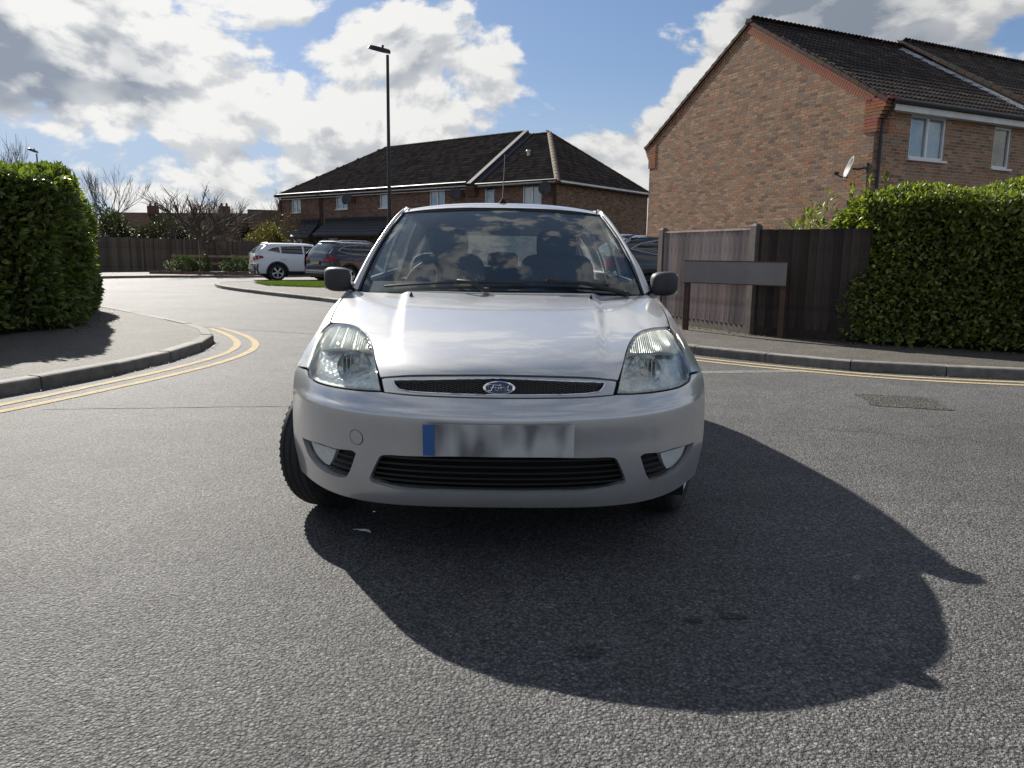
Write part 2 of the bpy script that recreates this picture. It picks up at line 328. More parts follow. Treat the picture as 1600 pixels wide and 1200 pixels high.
# ---------------------------------------------------------------- ground, road, pavements
def crom(pts, n=6, closed=False):
    P = [np.array(p, float) for p in pts]; m = len(P); out = []
    for i in range(m if closed else m-1):
        g = (lambda k: P[k % m]) if closed else (lambda k: P[min(max(k, 0), m-1)])
        p0, p1, p2, p3 = g(i-1), g(i), g(i+1), g(i+2)
        for k in range(n):
            t = k/n; out.append(0.5*((2*p1)+(p2-p0)*t+(2*p0-5*p1+4*p2-p3)*t*t+(3*p1-p0-3*p2+p3)*t**3))
    if not closed: out.append(P[-1])
    return out
def resample(pts, step):
    P = np.array(pts, float); d = np.r_[0, np.cumsum(np.linalg.norm(np.diff(P, axis=0), axis=1))]
    n = max(1, int(round(d[-1]/step))); t = np.linspace(0, d[-1], n+1)
    return np.stack([np.interp(t, d, P[:, k]) for k in range(P.shape[1])], 1)
def offs(P, w):          # offset a polyline to its left by w
    T = np.gradient(P, axis=0); T /= np.linalg.norm(T, axis=1)[:, None]; return P+np.stack([-T[:, 1], T[:, 0]], 1)*w
def sheet(name, poly, z, mat, parent=None):
    me = bpy.data.meshes.new(name); me.from_pydata([(p[0], p[1], z) for p in poly], [], [tuple(range(len(poly)))]); return link(name, me, mat, parent)
tag(sheet('ground', [(-600, -600), (600, -600), (600, 900), (-600, 900)], -0.03, M['ground']), kind='structure')
road = tag(sheet('road', [(-60, -25), (60, -25), (60, 62), (-60, 62)], 0.0, M['road']), kind='structure')
def strip(name, line, w, z, mat, parent):
    P = resample(line, 0.12); a = offs(P, w/2); b = offs(P, -w/2); n = len(P)
    j = rng.normal(0, 0.003, (n, 2)); a = a+j; b = b+rng.normal(0, 0.003, (n, 2))
    V = np.concatenate([np.c_[a, np.full(n, z)], np.c_[b, np.full(n, z)]]); F = [(n+i, n+i+1, i+1, i) for i in range(n-1)]
    return link(name, np_mesh(name, V, F), mat, parent)
yo = crom([(-4.45, 3.6), (-3.86, 4.6), (-3.54, 5.34), (-3.30, 6.15), (-3.06, 7.13), (-2.93, 8.03), (-2.95, 8.97), (-3.13, 9.69), (-3.46, 10.42), (-3.95, 11.2), (-4.30, 11.68)])
yi = crom([(-4.65, 3.75), (-4.03, 4.75), (-3.72, 5.50), (-3.49, 6.35), (-3.25, 7.4), (-3.15, 8.3), (-3.19, 9.05), (-3.36, 9.7), (-3.66, 10.36), (-4.08, 11.08), (-4.40, 11.55)])
strip('yellow_line', yo, 0.085, 0.004, M['yellow'], road); strip('yellow_line', yi, 0.085, 0.004, M['yellow'], road)
yr1 = crom([(1.2, 9.95), (2.2, 8.86), (2.9, 8.22), (3.75, 7.66), (4.4, 7.40), (5.04, 7.25), (6.6, 6.9), (8.5, 6.5)])
yr2 = crom([(1.05, 9.85), (2.05, 8.72), (2.78, 8.06), (3.66, 7.47), (4.34, 7.21), (4.98, 7.06), (6.55, 6.71), (8.45, 6.3)])
strip('yellow_line', yr1, 0.075, 0.004, M['yellow'], road); strip('yellow_line', yr2, 0.075, 0.004, M['yellow'], road)
M['joint'] = plain('road_joint_tar', (0.045, 0.045, 0.046), 0.8, var=0.4, scale=20, bmp=0.004)
def wob(a, b, n, s):
    return [(a[0]+(b[0]-a[0])*i/n+random.gauss(0, s), a[1]+(b[1]-a[1])*i/n+random.gauss(0, s)) for i in range(n+1)]
strip('road_joint', wob((-3.3, 5.45), (-1.05, 5.75), 24, 0.006), 0.016, 0.003, M['joint'], road)
strip('road_joint', wob((-2.6, 10.9), (-9.5, 14.0), 30, 0.01), 0.03, 0.003, M['joint'], road)
M['paleseam'] = asphalt('pale_seam_asphalt', (0.15, 0.143, 0.13), (0.36, 0.345, 0.31), 0.010, 0.004)
strip('road_seam', wob((1.05, 7.50), (3.15, 7.86), 24, 0.008), 0.17, 0.0025, M['paleseam'], road)
sheet('road_patch', [(2.95+0.01*random.uniform(-1, 1)+p[0], p[1]) for p in crom([(0.10, 6.50), (0.38, 6.44), (0.64, 6.33), (0.58, 6.05), (0.55, 5.80), (0.24, 5.88), (0.0, 5.98), (0.06, 6.26)], 5, True)], 0.004, M['patch'], road)
M['stain'] = asphalt('oil_stained_asphalt', (0.025, 0.025, 0.026), (0.13, 0.125, 0.12), 0.0115, 0.010, big=0.3)
for cx, cy, rx, ry in ((0.255, 2.07, 0.055, 0.04), (0.75, 2.30, 0.05, 0.02), (0.62, 2.27, 0.035, 0.012)):
    pts = [(cx+rx*random.uniform(.6, 1.15)*math.cos(a*math.pi/11), cy+ry*random.uniform(.6, 1.15)*math.sin(a*math.pi/11)) for a in range(22)]
    sheet('oil_stain', pts, 0.003, M['stain'], road)
# kerbs: one stone after another along a line, pavement to the LEFT of the line
def kerb(line, step=0.9, gap=0.010, h=0.105):
    P = resample(line, step); root = empty('kerb', (0, 0, 0)); tag(root, kind='structure')
    prof = [(0.0, -0.06), (0.0, h-0.022), (0.006, h-0.008), (0.022, h), (0.135, h), (0.135, -0.06)]
    for i in range(len(P)-1):
        seg = resample(np.array(crom(P[max(0, i-1):i+3], 6))[:], 0.1) if False else np.array([P[i]+(P[i+1]-P[i])*t for t in np.linspace(0, 1, 3)])
        L = np.linalg.norm(P[i+1]-P[i]); t0 = gap/2/L
        Tn = np.gradient(P, axis=0); Tn /= np.linalg.norm(Tn, axis=1)[:, None]
        V = []; dz = random.uniform(-0.005, 0.005); dy = random.uniform(-0.006, 0.006)
        for t in (t0, 1-t0):
            q = P[i]+(P[i+1]-P[i])*t; tn = Tn[i]*(1-t)+Tn[i+1]*t; tn /= np.linalg.norm(tn); nn = np.array([-tn[1], tn[0]])
            V += [(*(q+nn*(o+dy)), z+dz) for o, z in prof]
        n = len(prof); F = [(k, (k+1) % n, n+(k+1) % n, n+k) for k in range(n)]+[tuple(range(n))[::-1], tuple(range(n, 2*n))]
        MB().add(V, F).build('kerb_stone', M['kerb'], root)
    return root
def pavement(name, line, rest, mat, w=0.13):
    P = resample(line, 0.45); poly = [tuple(p) for p in offs(P, w)]+list(rest)
    mb = MB(); mb.prism(poly, -0.05, 0.098); return tag(mb.build(name, mat), kind='structure')
KL = crom([(-8.5, -1.0), (-6.6, 2.0), (-5.0, 3.9), (-4.28, 4.95), (-3.91, 5.91), (-3.66, 6.78), (-3.50, 7.64), (-3.48, 8.4), (-3.53, 9.1), (-3.71, 9.84), (-4.06, 10.58), (-4.75, 11.55), (-5.9, 12.85), (-7.56, 14.69), (-10.0, 17.3), (-14.0, 21.0), (-20.0, 25.5), (-30.0, 31.0)])
pavement('pavement', KL, [(-45, 31), (-45, -1)], M['path'])
# the first stones (off frame, beside the camera) are left out: nothing of them shows
kerb([p for p in KL if p[1] > 4.6 and p[1] < 18], 0.88)
KR = crom([(14.0, 5.3), (8.0, 6.75), (5.13, 7.47), (4.4, 7.66), (3.85, 7.82), (3.27, 8.20), (2.65, 8.78), (2.0, 9.45), (1.1, 10.6), (0.0, 12.15), (-1.7, 14.7), (-3.9, 17.97), (-4.6, 18.9), (-6.33, 20.95), (-8.73, 24.2), (-9.9, 26.6), (-10.1, 27.9), (-9.4, 28.8), (-8.0, 29.0)])
KR = KR[::-1]
pavement('pavement', KR, [(30, 5.3), (30, 12.6), (4.0, 12.6), (2.6, 15.0), (2.0, 27.6), (-5.0, 27.6)], M['path'])
kerb([p for p in KR if p[0] < 6.6], 0.905)
KF = crom([(-9.5, 38.6), (-10.3, 37.2), (-11.5, 36.2), (-13.2, 35.2), (-15.1, 34.0), (-16.3, 32.4), (-17.2, 30.6)])
KF2 = KF[::-1]
pavement('pavement', KF2, [(-9.5, 60), (-45, 60), (-45, 31)], M['path'])
kerb(KF2, 0.9)
# front verge
def grass(name, poly, z, n, hgt, label):
    P = np.array(poly); lo = P.min(0); hi = P.max(0); T = []
    from_poly = lambda x, y: sum(((P[i][1] > y) != (P[i-1][1] > y)) and (x < (P[i-1][0]-P[i][0])*(y-P[i][1])/(P[i-1][1]-P[i][1])+P[i][0]) for i in range(len(P))) % 2
    while len(T) < n:
        x, y = rng.uniform(lo, hi)
        if from_poly(x, y): T.append((x, y, z))
    T = np.array(T); a = rng.uniform(0, 6.28, n); s = rng.uniform(.6, 1.3, n)*hgt; lean = rng.normal(0, .35, (n, 2))
    M3 = np.zeros((n, 3, 3)); M3[:, 0, 0] = np.cos(a)*.02; M3[:, 1, 0] = np.sin(a)*.02; M3[:, 2, 2] = s; M3[:, 0, 2] = lean[:, 0]*s; M3[:, 1, 2] = lean[:, 1]*s; M3[:, 2, 1] = 1
    c = np.stack([rng.uniform(.07, .14, n), rng.uniform(.11, .18, n), rng.uniform(.018, .045, n)], 1)
    V, F, C = stamp([(-.5, 0, 0), (.5, 0, 0), (0, 0, 1)], [(0, 1, 2)], M3, T, c)
    o = link(name, np_mesh(name, V, F, C), M['grass']); return tag(o, label, 'grass', kind='stuff')
GP = [(-7.6, 24.9), (-5.8, 24.0), (-3.0, 25.0), (-3.0, 27.5), (-7.2, 27.5), (-8.6, 26.8)]
M['turf'] = plain('turf', (0.045, 0.07, 0.018), 0.95, var=0.4, scale=8)
tag(sheet('verge', GP, 0.106, M['turf']), kind='structure')
grass('grass', GP, 0.10, 16000, 0.10, 'strip of bright green grass beside the parked cars')

# ---------------------------------------------------------------- houses
BV = np.array([(-.5, 0, -.5), (.5, 0, -.5), (.5, 0, .5), (-.5, 0, .5), (-.5, 1, -.5), (.5, 1, -.5), (.5, 1, .5), (-.5, 1, .5)])
BV[4:, [0, 2]] *= 0.985
BF = np.array([(7, 6, 5, 4), (0, 1, 5, 4), (2, 3, 7, 6), (1, 2, 6, 5), (3, 0, 4, 7)])     # y: out of the wall
CAMP = np.array([0, 0, 1.13])
def brick_tones(n, pal):
    c = np.array([p[0] for p in pal]); w = np.array([p[1] for p in pal], float); i = rng.choice(len(pal), n, p=w/w.sum())
    return c[i]*rng.uniform(.82, 1.18, (n, 1))
def wall(root, O, U, width, height, holes=(), top=None, pal=None, single=0, zmin=0.0, mortar='mortar', soldiers=True):
    """brick wall: mortar core as the part 'wall', bricks as its pieces. O local origin, U unit along, outward = U x Z"""
    O = np.array(O, float); U = np.array(U, float); Z = np.array([0, 0, 1.0]); Nn = np.cross(U, Z)
    # core, split round the openings
    xs = sorted({0, width, *[h[0] for h in holes], *[h[1] for h in holes]}); mb = MB()
    def quad(x0, x1, z0, z1):
        p = [O+U*x0+Z*z0, O+U*x1+Z*z0, O+U*x1+Z*z1, O+U*x0+Z*z1]; q = [a-Nn*0.11 for a in p]
        mb.add(p+q, [(0, 1, 2, 3), (7, 6, 5, 4), (0, 4, 5, 1), (1, 5, 6, 2), (2, 6, 7, 3), (3, 7, 4, 0)])
    for a, b in zip(xs[:-1], xs[1:]):
        zz = 0.0
        for h in sorted([h for h in holes if h[0] <= a+1e-6 and h[1] >= b-1e-6], key=lambda h: h[2]): quad(a, b, zz, h[2]); zz = h[3]
        quad(a, b, zz, height)
    if top:      # gable triangle
        p = [O+Z*height, O+U*width+Z*height, O+U*width/2+Z*top]; q = [a-Nn*0.11 for a in p]; mb.add(p+q, [(0, 1, 2), (5, 4, 3), (0, 3, 4, 1), (1, 4, 5, 2), (2, 5, 3, 0)])
    core = mb.build('wall', M[mortar], root)
    ch, bl = 0.075, 0.225; C = []; S = []
    H = top or height
    for r in range(int(H/ch)):
        z = (r+.5)*ch; x0, x1 = 0.0, width
        if z > height-0.01:
            k = (z-height)/(top-height)*width/2+0.06; x0, x1 = k, width-k
            if x1-x0 < 0.2: continue
        if z+0.0 < zmin: continue
        x = x0+(0.0 if r % 2 == 0 else bl/2)
        spans = []
        if r % 2: spans.append((x0, x))
        while x < x1: spans.append((x, min(x+bl, x1))); x += bl
        for a, b in spans:
            for h in holes:
                if h[2]-0.02 < z < h[3]+0.02:
                    if a >= h[0]-1e-6 and b <= h[1]+1e-6: a = b = 0
                    elif a < h[0] < b: b = h[0]
                    elif a < h[1] < b: a = h[1]
            if b-a > 0.03: C.append(((a+b)/2, z)); S.append(b-a-0.011)
    C = np.array(C); S = np.array(S); n = len(C); T = O+C[:, :1]*U+C[:, 1:]*Z+rng.uniform(-.0003, .0004, (n, 1))*Nn
    A = np.zeros((n, 3, 3)); A[:, :, 0] = U*S[:, None]; A[:, :, 1] = Nn*0.0022; A[:, :, 2] = Z*0.062
    cols = brick_tones(n, pal)
    pick = np.zeros(n, bool)
    if single:
        W = np.array(root.matrix_basis); wp = T@W[:3, :3].T+W[:3, 3]; d = np.linalg.norm(wp-CAMP, axis=1)+np.where(wp[:, 2] < 2.3, 100, 0)
        full = S > 0.2; d = d+np.where(full, 0, 50); pick[np.argsort(d)[:single]] = True
        kinds = []
        tones = brick_tones(14, pal)
        for t in tones:
            v = BV*np.array([0.214, 0.0022, 0.064]); kinds.append(np_mesh('brick', v, BF, np.tile(t, (8, 1)))); kinds[-1].materials.append(M['brick'])
        ang = math.atan2(U[1], U[0]); 
        for p in T[pick]:
            o = link('brick', random.choice(kinds), None, core); o.location = p; o.rotation_euler = (0, 0, ang)
            # local y of the brick points outward: mirror by turning half round
            o.rotation_euler = (0, 0, ang+math.pi)
    V, F, Cc = stamp(BV, BF, A[~pick], T[~pick], cols[~pick])
    tag(link('brickwork', np_mesh('brickwork', V, F, Cc), M['brick'], core), kind='stuff')
    return core
def tile_template(w=0.300, l=0.345, k=8):
    xs = np.linspace(-.5, .5, k+1)*w; hz = 0.020*np.cos(xs/w*2*math.pi*2)+0.020; V = []
    for x, z in zip(xs, hz): V.append((x, 0, z+0.024))
    for x, z in zip(xs, hz): V.append((x, l, z-0.006))
    for x, z in zip(xs, hz): V.append((x, 0, z-0.010))
    F = [(i, i+1, k+1+i+1, k+1+i) for i in range(k)]+[(2*(k+1)+i, 2*(k+1)+i+1, i+1, i) for i in range(k)]
    return np.array(V), np.array(F)
TV, TF = tile_template()
def inpoly(P, x, y):
    c = np.zeros(np.shape(x), bool); j = len(P)-1
    for i in range(len(P)):
        xi, yi = P[i]; xj, yj = P[j]
        c ^= ((yi > y) != (yj > y)) & (x < (xj-xi)*(y-yi)/(yj-yi+1e-12)+xi); j = i
    return c
def roof_slope(root, O, U, Vv, poly, pal, single=0, deckmat='tile', tiled=True, name='roof'):
    """poly in (u along the eave, v up the slope); deck is the part, tiles its pieces"""
    O = np.array(O, float); U = np.array(U, float); Vv = np.array(Vv, float); Nn = np.cross(U, Vv); Nn /= np.linalg.norm(Nn)
    p = [O+U*a+Vv*b for a, b in poly]; q = [x-Nn*0.06 for x in p]; n = len(p)
    mb = MB(); mb.add(p+q, [tuple(range(n)), tuple(range(n, 2*n))[::-1]]+[(i, n+i, n+(i+1) % n, (i+1) % n) for i in range(n)], (0.03, 0.025, 0.022))
    deck = mb.build(name, M['tile'], root)
    if not tiled: return deck
    P = np.array(poly); wd_ = P[:, 0].max()-P[:, 0].min(); nu = max(1, round(wd_/.30)); us = P[:, 0].min()+(np.arange(nu)+.5)*wd_/nu; vs_ = np.arange(P[:, 1].min()-0.04, P[:, 1].max()-.05, .315)
    g = np.array([(u, v) for v in vs_ for u in us]); ok = inpoly(poly, np.clip(g[:, 0], P[:, 0].min()+.02, P[:, 0].max()-.02), np.clip(g[:, 1]+.16, P[:, 1].min()+.02, P[:, 1].max()-.02))
    g = g[ok]; n = len(g); T = O+g[:, :1]*U+g[:, 1:]*Vv+Nn*rng.uniform(0.001, 0.006, (n, 1))
    A = np.zeros((n, 3, 3)); A[:, :, 0] = U; A[:, :, 1] = Vv; A[:, :, 2] = Nn; cols = brick_tones(n, pal); pick = np.zeros(n, bool)
    if single:
        W = np.array(root.matrix_basis); wp = T@W[:3, :3].T+W[:3, 3]; pick[np.argsort(np.linalg.norm(wp-CAMP, axis=1))[:single]] = True
        kinds = []
        for t in brick_tones(10, pal): m_ = np_mesh('roof_tile', TV, TF, np.tile(t, (len(TV), 1)), 50); m_.materials.append(M['tile']); kinds.append(m_)
        rot = Matrix((U, Vv, Nn)).transposed().to_euler()
        for p_ in T[pick]:
            o = link('roof_tile', random.choice(kinds), None, deck); o.location = p_; o.rotation_euler = rot
    if (~pick).any():
        V, F, C = stamp(TV, TF, A[~pick], T[~pick], cols[~pick]); tag(link('tiling', np_mesh('tiling', V, F, C, 50), M['tile'], deck), kind='stuff')
    return deck
def ridge_caps(root, a, b, tone, name='ridge_tile', r=0.13, step=0.45, mat='tile'):
    a = Vector(a); b = Vector(b); n = max(1, int((b-a).length/step)); d = (b-a).normalized(); side = d.cross(Vector((0, 0, 1))).normalized(); up = side.cross(d)
    for i in range(n):
        p = a+(b-a)*(i/n); q = a+(b-a)*((i+.97)/n); V = []; m = 7
        for z, rr in ((p, r*1.06), (q, r*0.97)):
            for k in range(m):
                t = math.pi*k/(m-1); V.append(z+side*math.cos(t)*rr+up*(math.sin(t)*rr*0.8-0.05))
        F = [(k, k+1, m+k+1, m+k) for k in range(m-1)]+[tuple(range(m))[::-1], tuple(range(m, 2*m))]
        t = tuple(x*random.uniform(.8, 1.2) for x in tone); MB().add(V, F, t).build(name, M[mat], root, 60)
def window(root, O, U, x0, x1, z0, z1, lights=2, curtain=True, inset=0.06, ft=0.055, cover=1.0):
    O = Vector(O); U = Vector(U); Z = Vector((0, 0, 1)); N = U.cross(Z); rot = Matrix((U, -N, Z)).transposed()
    at = lambda x, z, d: O+U*x+Z*z-N*d
    mb = MB(); w, h = x1-x0, z1-z0
    for c, d in (((x0+ft/2, (z0+z1)/2), (ft, h)), ((x1-ft/2, (z0+z1)/2), (ft, h)), (((x0+x1)/2, z0+ft/2), (w-2*ft, ft)), (((x0+x1)/2, z1-ft/2), (w-2*ft, ft))):
        mb.box(at(c[0], c[1], inset), (d[0], 0.06, d[1]), rot)
    for k in range(1, lights):
        xm = x0+w*k/lights; mb.box(at(xm, (z0+z1)/2, inset), (ft*1.35, 0.064, h-2*ft), rot)
    wd = mb.build('window', M['upvc'], root)
    for k in range(lights):
        a = x0+w*k/lights+ft*.7; b = x0+w*(k+1)/lights-ft*.7
        MB().box(at((a+b)/2, (z0+z1)/2, inset+.012), (b-a, 0.008, h-2*ft), rot).build('pane', M['pane'], wd)
    MB().box(at((x0+x1)/2, z0-0.03, 0.01), (w+0.10, 0.17, 0.05), rot).build('sill', M['upvc'], wd)
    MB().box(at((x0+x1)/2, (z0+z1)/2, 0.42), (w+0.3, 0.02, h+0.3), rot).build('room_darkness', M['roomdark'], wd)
    if curtain:
        n = 40; V = []
        for j in (0, 1):
            for i in range(n+1):
                x = x0+.03+(w-.06)*i/n; V.append(at(x, z0+.03 if j == 0 else z0+.03+(h-.06)*cover, inset+.07+.016*math.sin(i*1.7)+.008*math.sin(i*.6)))
        MB().add(V, [(i, i+1, n+2+i, n+1+i) for i in range(n)]).build('curtain', M['curtain'], wd, 60)
    return wd
def dish(name, loc, facing, label, r=0.30, mat='dish', wallpt=None):
    root = empty(name, loc); tag(root, label, 'satellite dish', 'satellite dishes on the house walls')
    f = Vector(facing).normalized(); rot = f.to_track_quat('Z', 'Y').to_matrix().to_4x4()
    rot = rot @ Matrix.Diagonal((0.92, 1.05, 1, 1))
    prof = [(0.001, 0.0), (r*.4, r*.035), (r*.75, r*.12), (r, r*.21), (r*1.03, r*.20), (r*.75, r*.09), (0.001, -0.03)]
    MB().lathe(prof, 28, rot).build('reflector', M[mat], root, 40)
    tip = f*(r*1.5)+Vector((0, 0, -r*.95)); MB().tube([Vector((0, 0, -r*.9))+f*r*.15, Vector((0, 0, -r*1.05))+f*r*.8, tip], 0.014, 6).build('feed_arm', M['gutter'], root)
    MB().tube([tip, tip-f*.11+Vector((0, 0, .05))], [0.035, 0.028], 10).build('receiver', M['gutter'], root)
    if wallpt is not None:
        w = Vector(wallpt)-Vector(loc); b = -f*0.05; MB().tube([b, b+Vector((0, 0, -.02))+(w-b)*.35, w], [0.022, 0.02, 0.02], 8).tube([w+Vector((0, 0, .11)), w+Vector((0, 0, -.11))], 0.03, 6).build('bracket', M['gutter'], root)
        MB().tube([w+Vector((0, 0, -.1)), w+Vector((0.01, 0, -.5)), w+Vector((0.0, 0.02, -1.3))], 0.006, 5).tube([tip, tip+Vector((0, 0, -.18)), b+Vector((0, 0, -.25)), w+Vector((0, 0, -.12))], 0.006, 5).build('cable', M['gutter'], root)
    return root
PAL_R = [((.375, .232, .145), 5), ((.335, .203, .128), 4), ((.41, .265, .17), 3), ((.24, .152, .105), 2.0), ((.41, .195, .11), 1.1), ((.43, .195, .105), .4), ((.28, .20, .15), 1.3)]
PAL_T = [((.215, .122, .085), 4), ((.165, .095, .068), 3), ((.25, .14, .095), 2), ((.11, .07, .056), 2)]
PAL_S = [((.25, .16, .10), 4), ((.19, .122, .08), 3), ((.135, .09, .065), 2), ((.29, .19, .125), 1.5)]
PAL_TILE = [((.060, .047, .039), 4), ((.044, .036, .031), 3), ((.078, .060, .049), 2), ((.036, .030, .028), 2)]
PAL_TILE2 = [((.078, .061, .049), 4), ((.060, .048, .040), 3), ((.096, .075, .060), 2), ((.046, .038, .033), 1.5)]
def gable_house():
    ang = math.atan2(.4187, .908)
    h = empty('brick_house', (8.45, 18.2, 0), ang); bpy.context.view_layer.update()
    tag(h, 'tall brown brick house end with wide gable wall, dark tiled roof and two upstairs windows', 'house')
    W, EV, PK, LEN = 8.78, 4.78, 7.36, 5.95
    # gable wall at x = 0 faces -x: runs from the far corner (y = W) to the near one
    wall(h, (0, W, 0), (0, -1, 0), W, EV, (), PK, PAL_R, 170)
    wins = [(1.17, 2.42, 3.56, 4.56), (4.25, 4.93, 3.52, 4.52)]
    wall(h, (0, 0, 0), (1, 0, 0), LEN, EV, wins, None, PAL_R, 130)
    for i, (a, b, c, d) in enumerate(wins): window(h, (0, 0, 0), (1, 0, 0), a, b, c, d, 2 if i == 0 else 1, curtain=(i == 0))
    wall(h, (LEN, W, 0), (-1, 0, 0), LEN, EV, (), None, PAL_R, 0)
    rise, run = PK+.10-EV, W/2; sl = math.hypot(rise+.12, run+.28); cs, sn = (run+.28)/sl, (rise+.12)/sl
    z0 = EV-.06
    roof_slope(h, (-.03, -.28, z0), (1, 0, 0), (0, cs, sn), [(0, 0), (LEN+.03, 0), (LEN+.03, sl), (0, sl)], PAL_TILE, 300)
    roof_slope(h, (LEN, W+.28, z0), (-1, 0, 0), (0, -cs, sn), [(0, 0), (LEN+.03, 0), (LEN+.03, sl), (0, sl)], PAL_TILE, 0)
    zr = z0+sl*sn
    ridge_caps(h, (-.05, W/2, zr+.03), (LEN, W/2, zr+.03), (.04, .031, .027))
    # verge: cloaked tile edges and a sloping band of red bricks under them
    for sgn in (0, 1):
        a = Vector((-.03, -.28 if sgn == 0 else W+.28, z0-.03)); b = Vector((-.03, W/2, zr-.03)); n = 17; d = (b-a).normalized(); nrm = Vector((0, -d.z, d.y)) if sgn == 0 else Vector((0, d.z, -d.y))
        if nrm.z < 0: nrm = -nrm
        rot = Matrix((Vector((1, 0, 0)), d, nrm)).transposed()
        for i in range(n):
            p = a+(b-a)*((i+.5)/n); t = tuple(x*random.uniform(.8, 1.25) for x in (.085, .055, .042))
            MB().box(p+nrm*.025+Vector((.055, 0, 0)), (.13, sl/n*.96, .085), rot, t).build('verge_tile', M['tile'], h)
        m = int(sl/.0775); kinds = [MB().box((0, 0, 0), (.06, .066, .20), None, tuple(x*random.uniform(.8, 1.15) for x in (.33, .15, .095))).mesh('verge_brick') for _ in range(5)]
        for k in kinds: k.materials.append(M['brick'])
        for i in range(5, m-1):
            p = a+(b-a)*((i+.5)/m)-nrm*.13; o = link('verge_brick', random.choice(kinds), None, h); o.location = (.010, p.y, p.z); o.rotation_euler = rot.to_euler()
        # corbelled kneeler of red bricks at the eaves
        y0 = .0 if sgn == 0 else W
        for r in range(10):
            z = EV-.72+r*.075; e = .06+.045*max(0, r-3); s = -1 if sgn == 0 else 1
            t = tuple(x*random.uniform(.8, 1.15) for x in (.33, .145, .09)); MB().box((.18, y0+s*e/2-s*.16, z+.035), (.40, .32+e, .066), None, t).build('kneeler_brick', M['brick'], h)
    # eaves
    MB().box((LEN/2+.20, -.235, EV-.15), (LEN-.10, .03, .20)).build('fascia', M['fascia'], h)
    MB().box((LEN/2+.20, -.125, EV-.235), (LEN-.10, .19, .02)).build('soffit', M['fascia'], h)
    MB().tube([(.12, -.31, EV-.055), (LEN, -.31, EV-.055)], .055, 8).build('gutter', M['gutter'], h, 40)
    MB().tube([(.17, -.31, EV-.10), (.17, -.30, EV-.22), (.13, -.09, EV-.45), (.13, -.07, EV-.6), (.13, -.07, .1)], .036, 8).build('downpipe', M['gutter'], h, 40)
    dsh = h.matrix_basis @ Vector((-.30, .34, 3.27)); wp = h.matrix_basis @ Vector((-.01, .12, 3.28))
    dish('satellite_dish', dsh, (-.92, .12, .30), 'grey satellite dish on the corner of the big brick gable wall, above the hedge', .25, 'dishpale', wp)
    # next house of the row, a step higher
    h2 = empty('brick_house', h.matrix_basis @ Vector((LEN, 0, 0)), ang); bpy.context.view_layer.update()
    tag(h2, 'neighbouring brick house at the right edge, its dark roof a step higher behind pale flashing', 'house')
    L2, up = 7.2, .16
    wall(h2, (.011, 0, 0), (1, 0, 0), L2, EV+up, (), None, PAL_R, 0); wall(h2, (L2, 0, 0), (0, 1, 0), W, EV+up, (), PK+up, PAL_R, 0)
    roof_slope(h2, (.0, -.28, z0+up+.02), (1, 0, 0), (0, cs, sn), [(0, 0), (L2, 0), (L2, sl), (0, sl)], PAL_TILE2, 120)
    roof_slope(h2, (L2, W+.28, z0+up+.02), (-1, 0, 0), (0, -cs, sn), [(0, 0), (L2, 0), (L2, sl), (0, sl)], PAL_TILE2, 0)
    ridge_caps(h2, (-.02, W/2, zr+up+.05), (L2, W/2, zr+up+.05), (.06, .047, .04))
    d = Vector((0, cs, sn)); nrm = Vector((0, -sn, cs)); rot = Matrix((Vector((1, 0, 0)), d, nrm)).transposed()
    for i in range(17):
        p = Vector((.03, -.28, z0+up))+d*(sl*(i+.5)/17); MB().box(p+nrm*.05, (.14, sl/17*.95, .09), rot, tuple(x*random.uniform(.8, 1.2) for x in (.075, .055, .043))).build('verge_tile', M['tile'], h2)
        MB().box(p+Vector((-.17, 0, -.10))+nrm*random.uniform(-.004, .006), (.26, sl/17*1.03, .012), rot @ Matrix.Rotation(R(-14), 3, 'Y')).build('flashing', M['lead'], h2)
    MB().box((L2/2+.01, -.235, EV+up-.15), (L2-.02, .03, .20)).build('fascia', M['fascia'], h2)
gable_house()
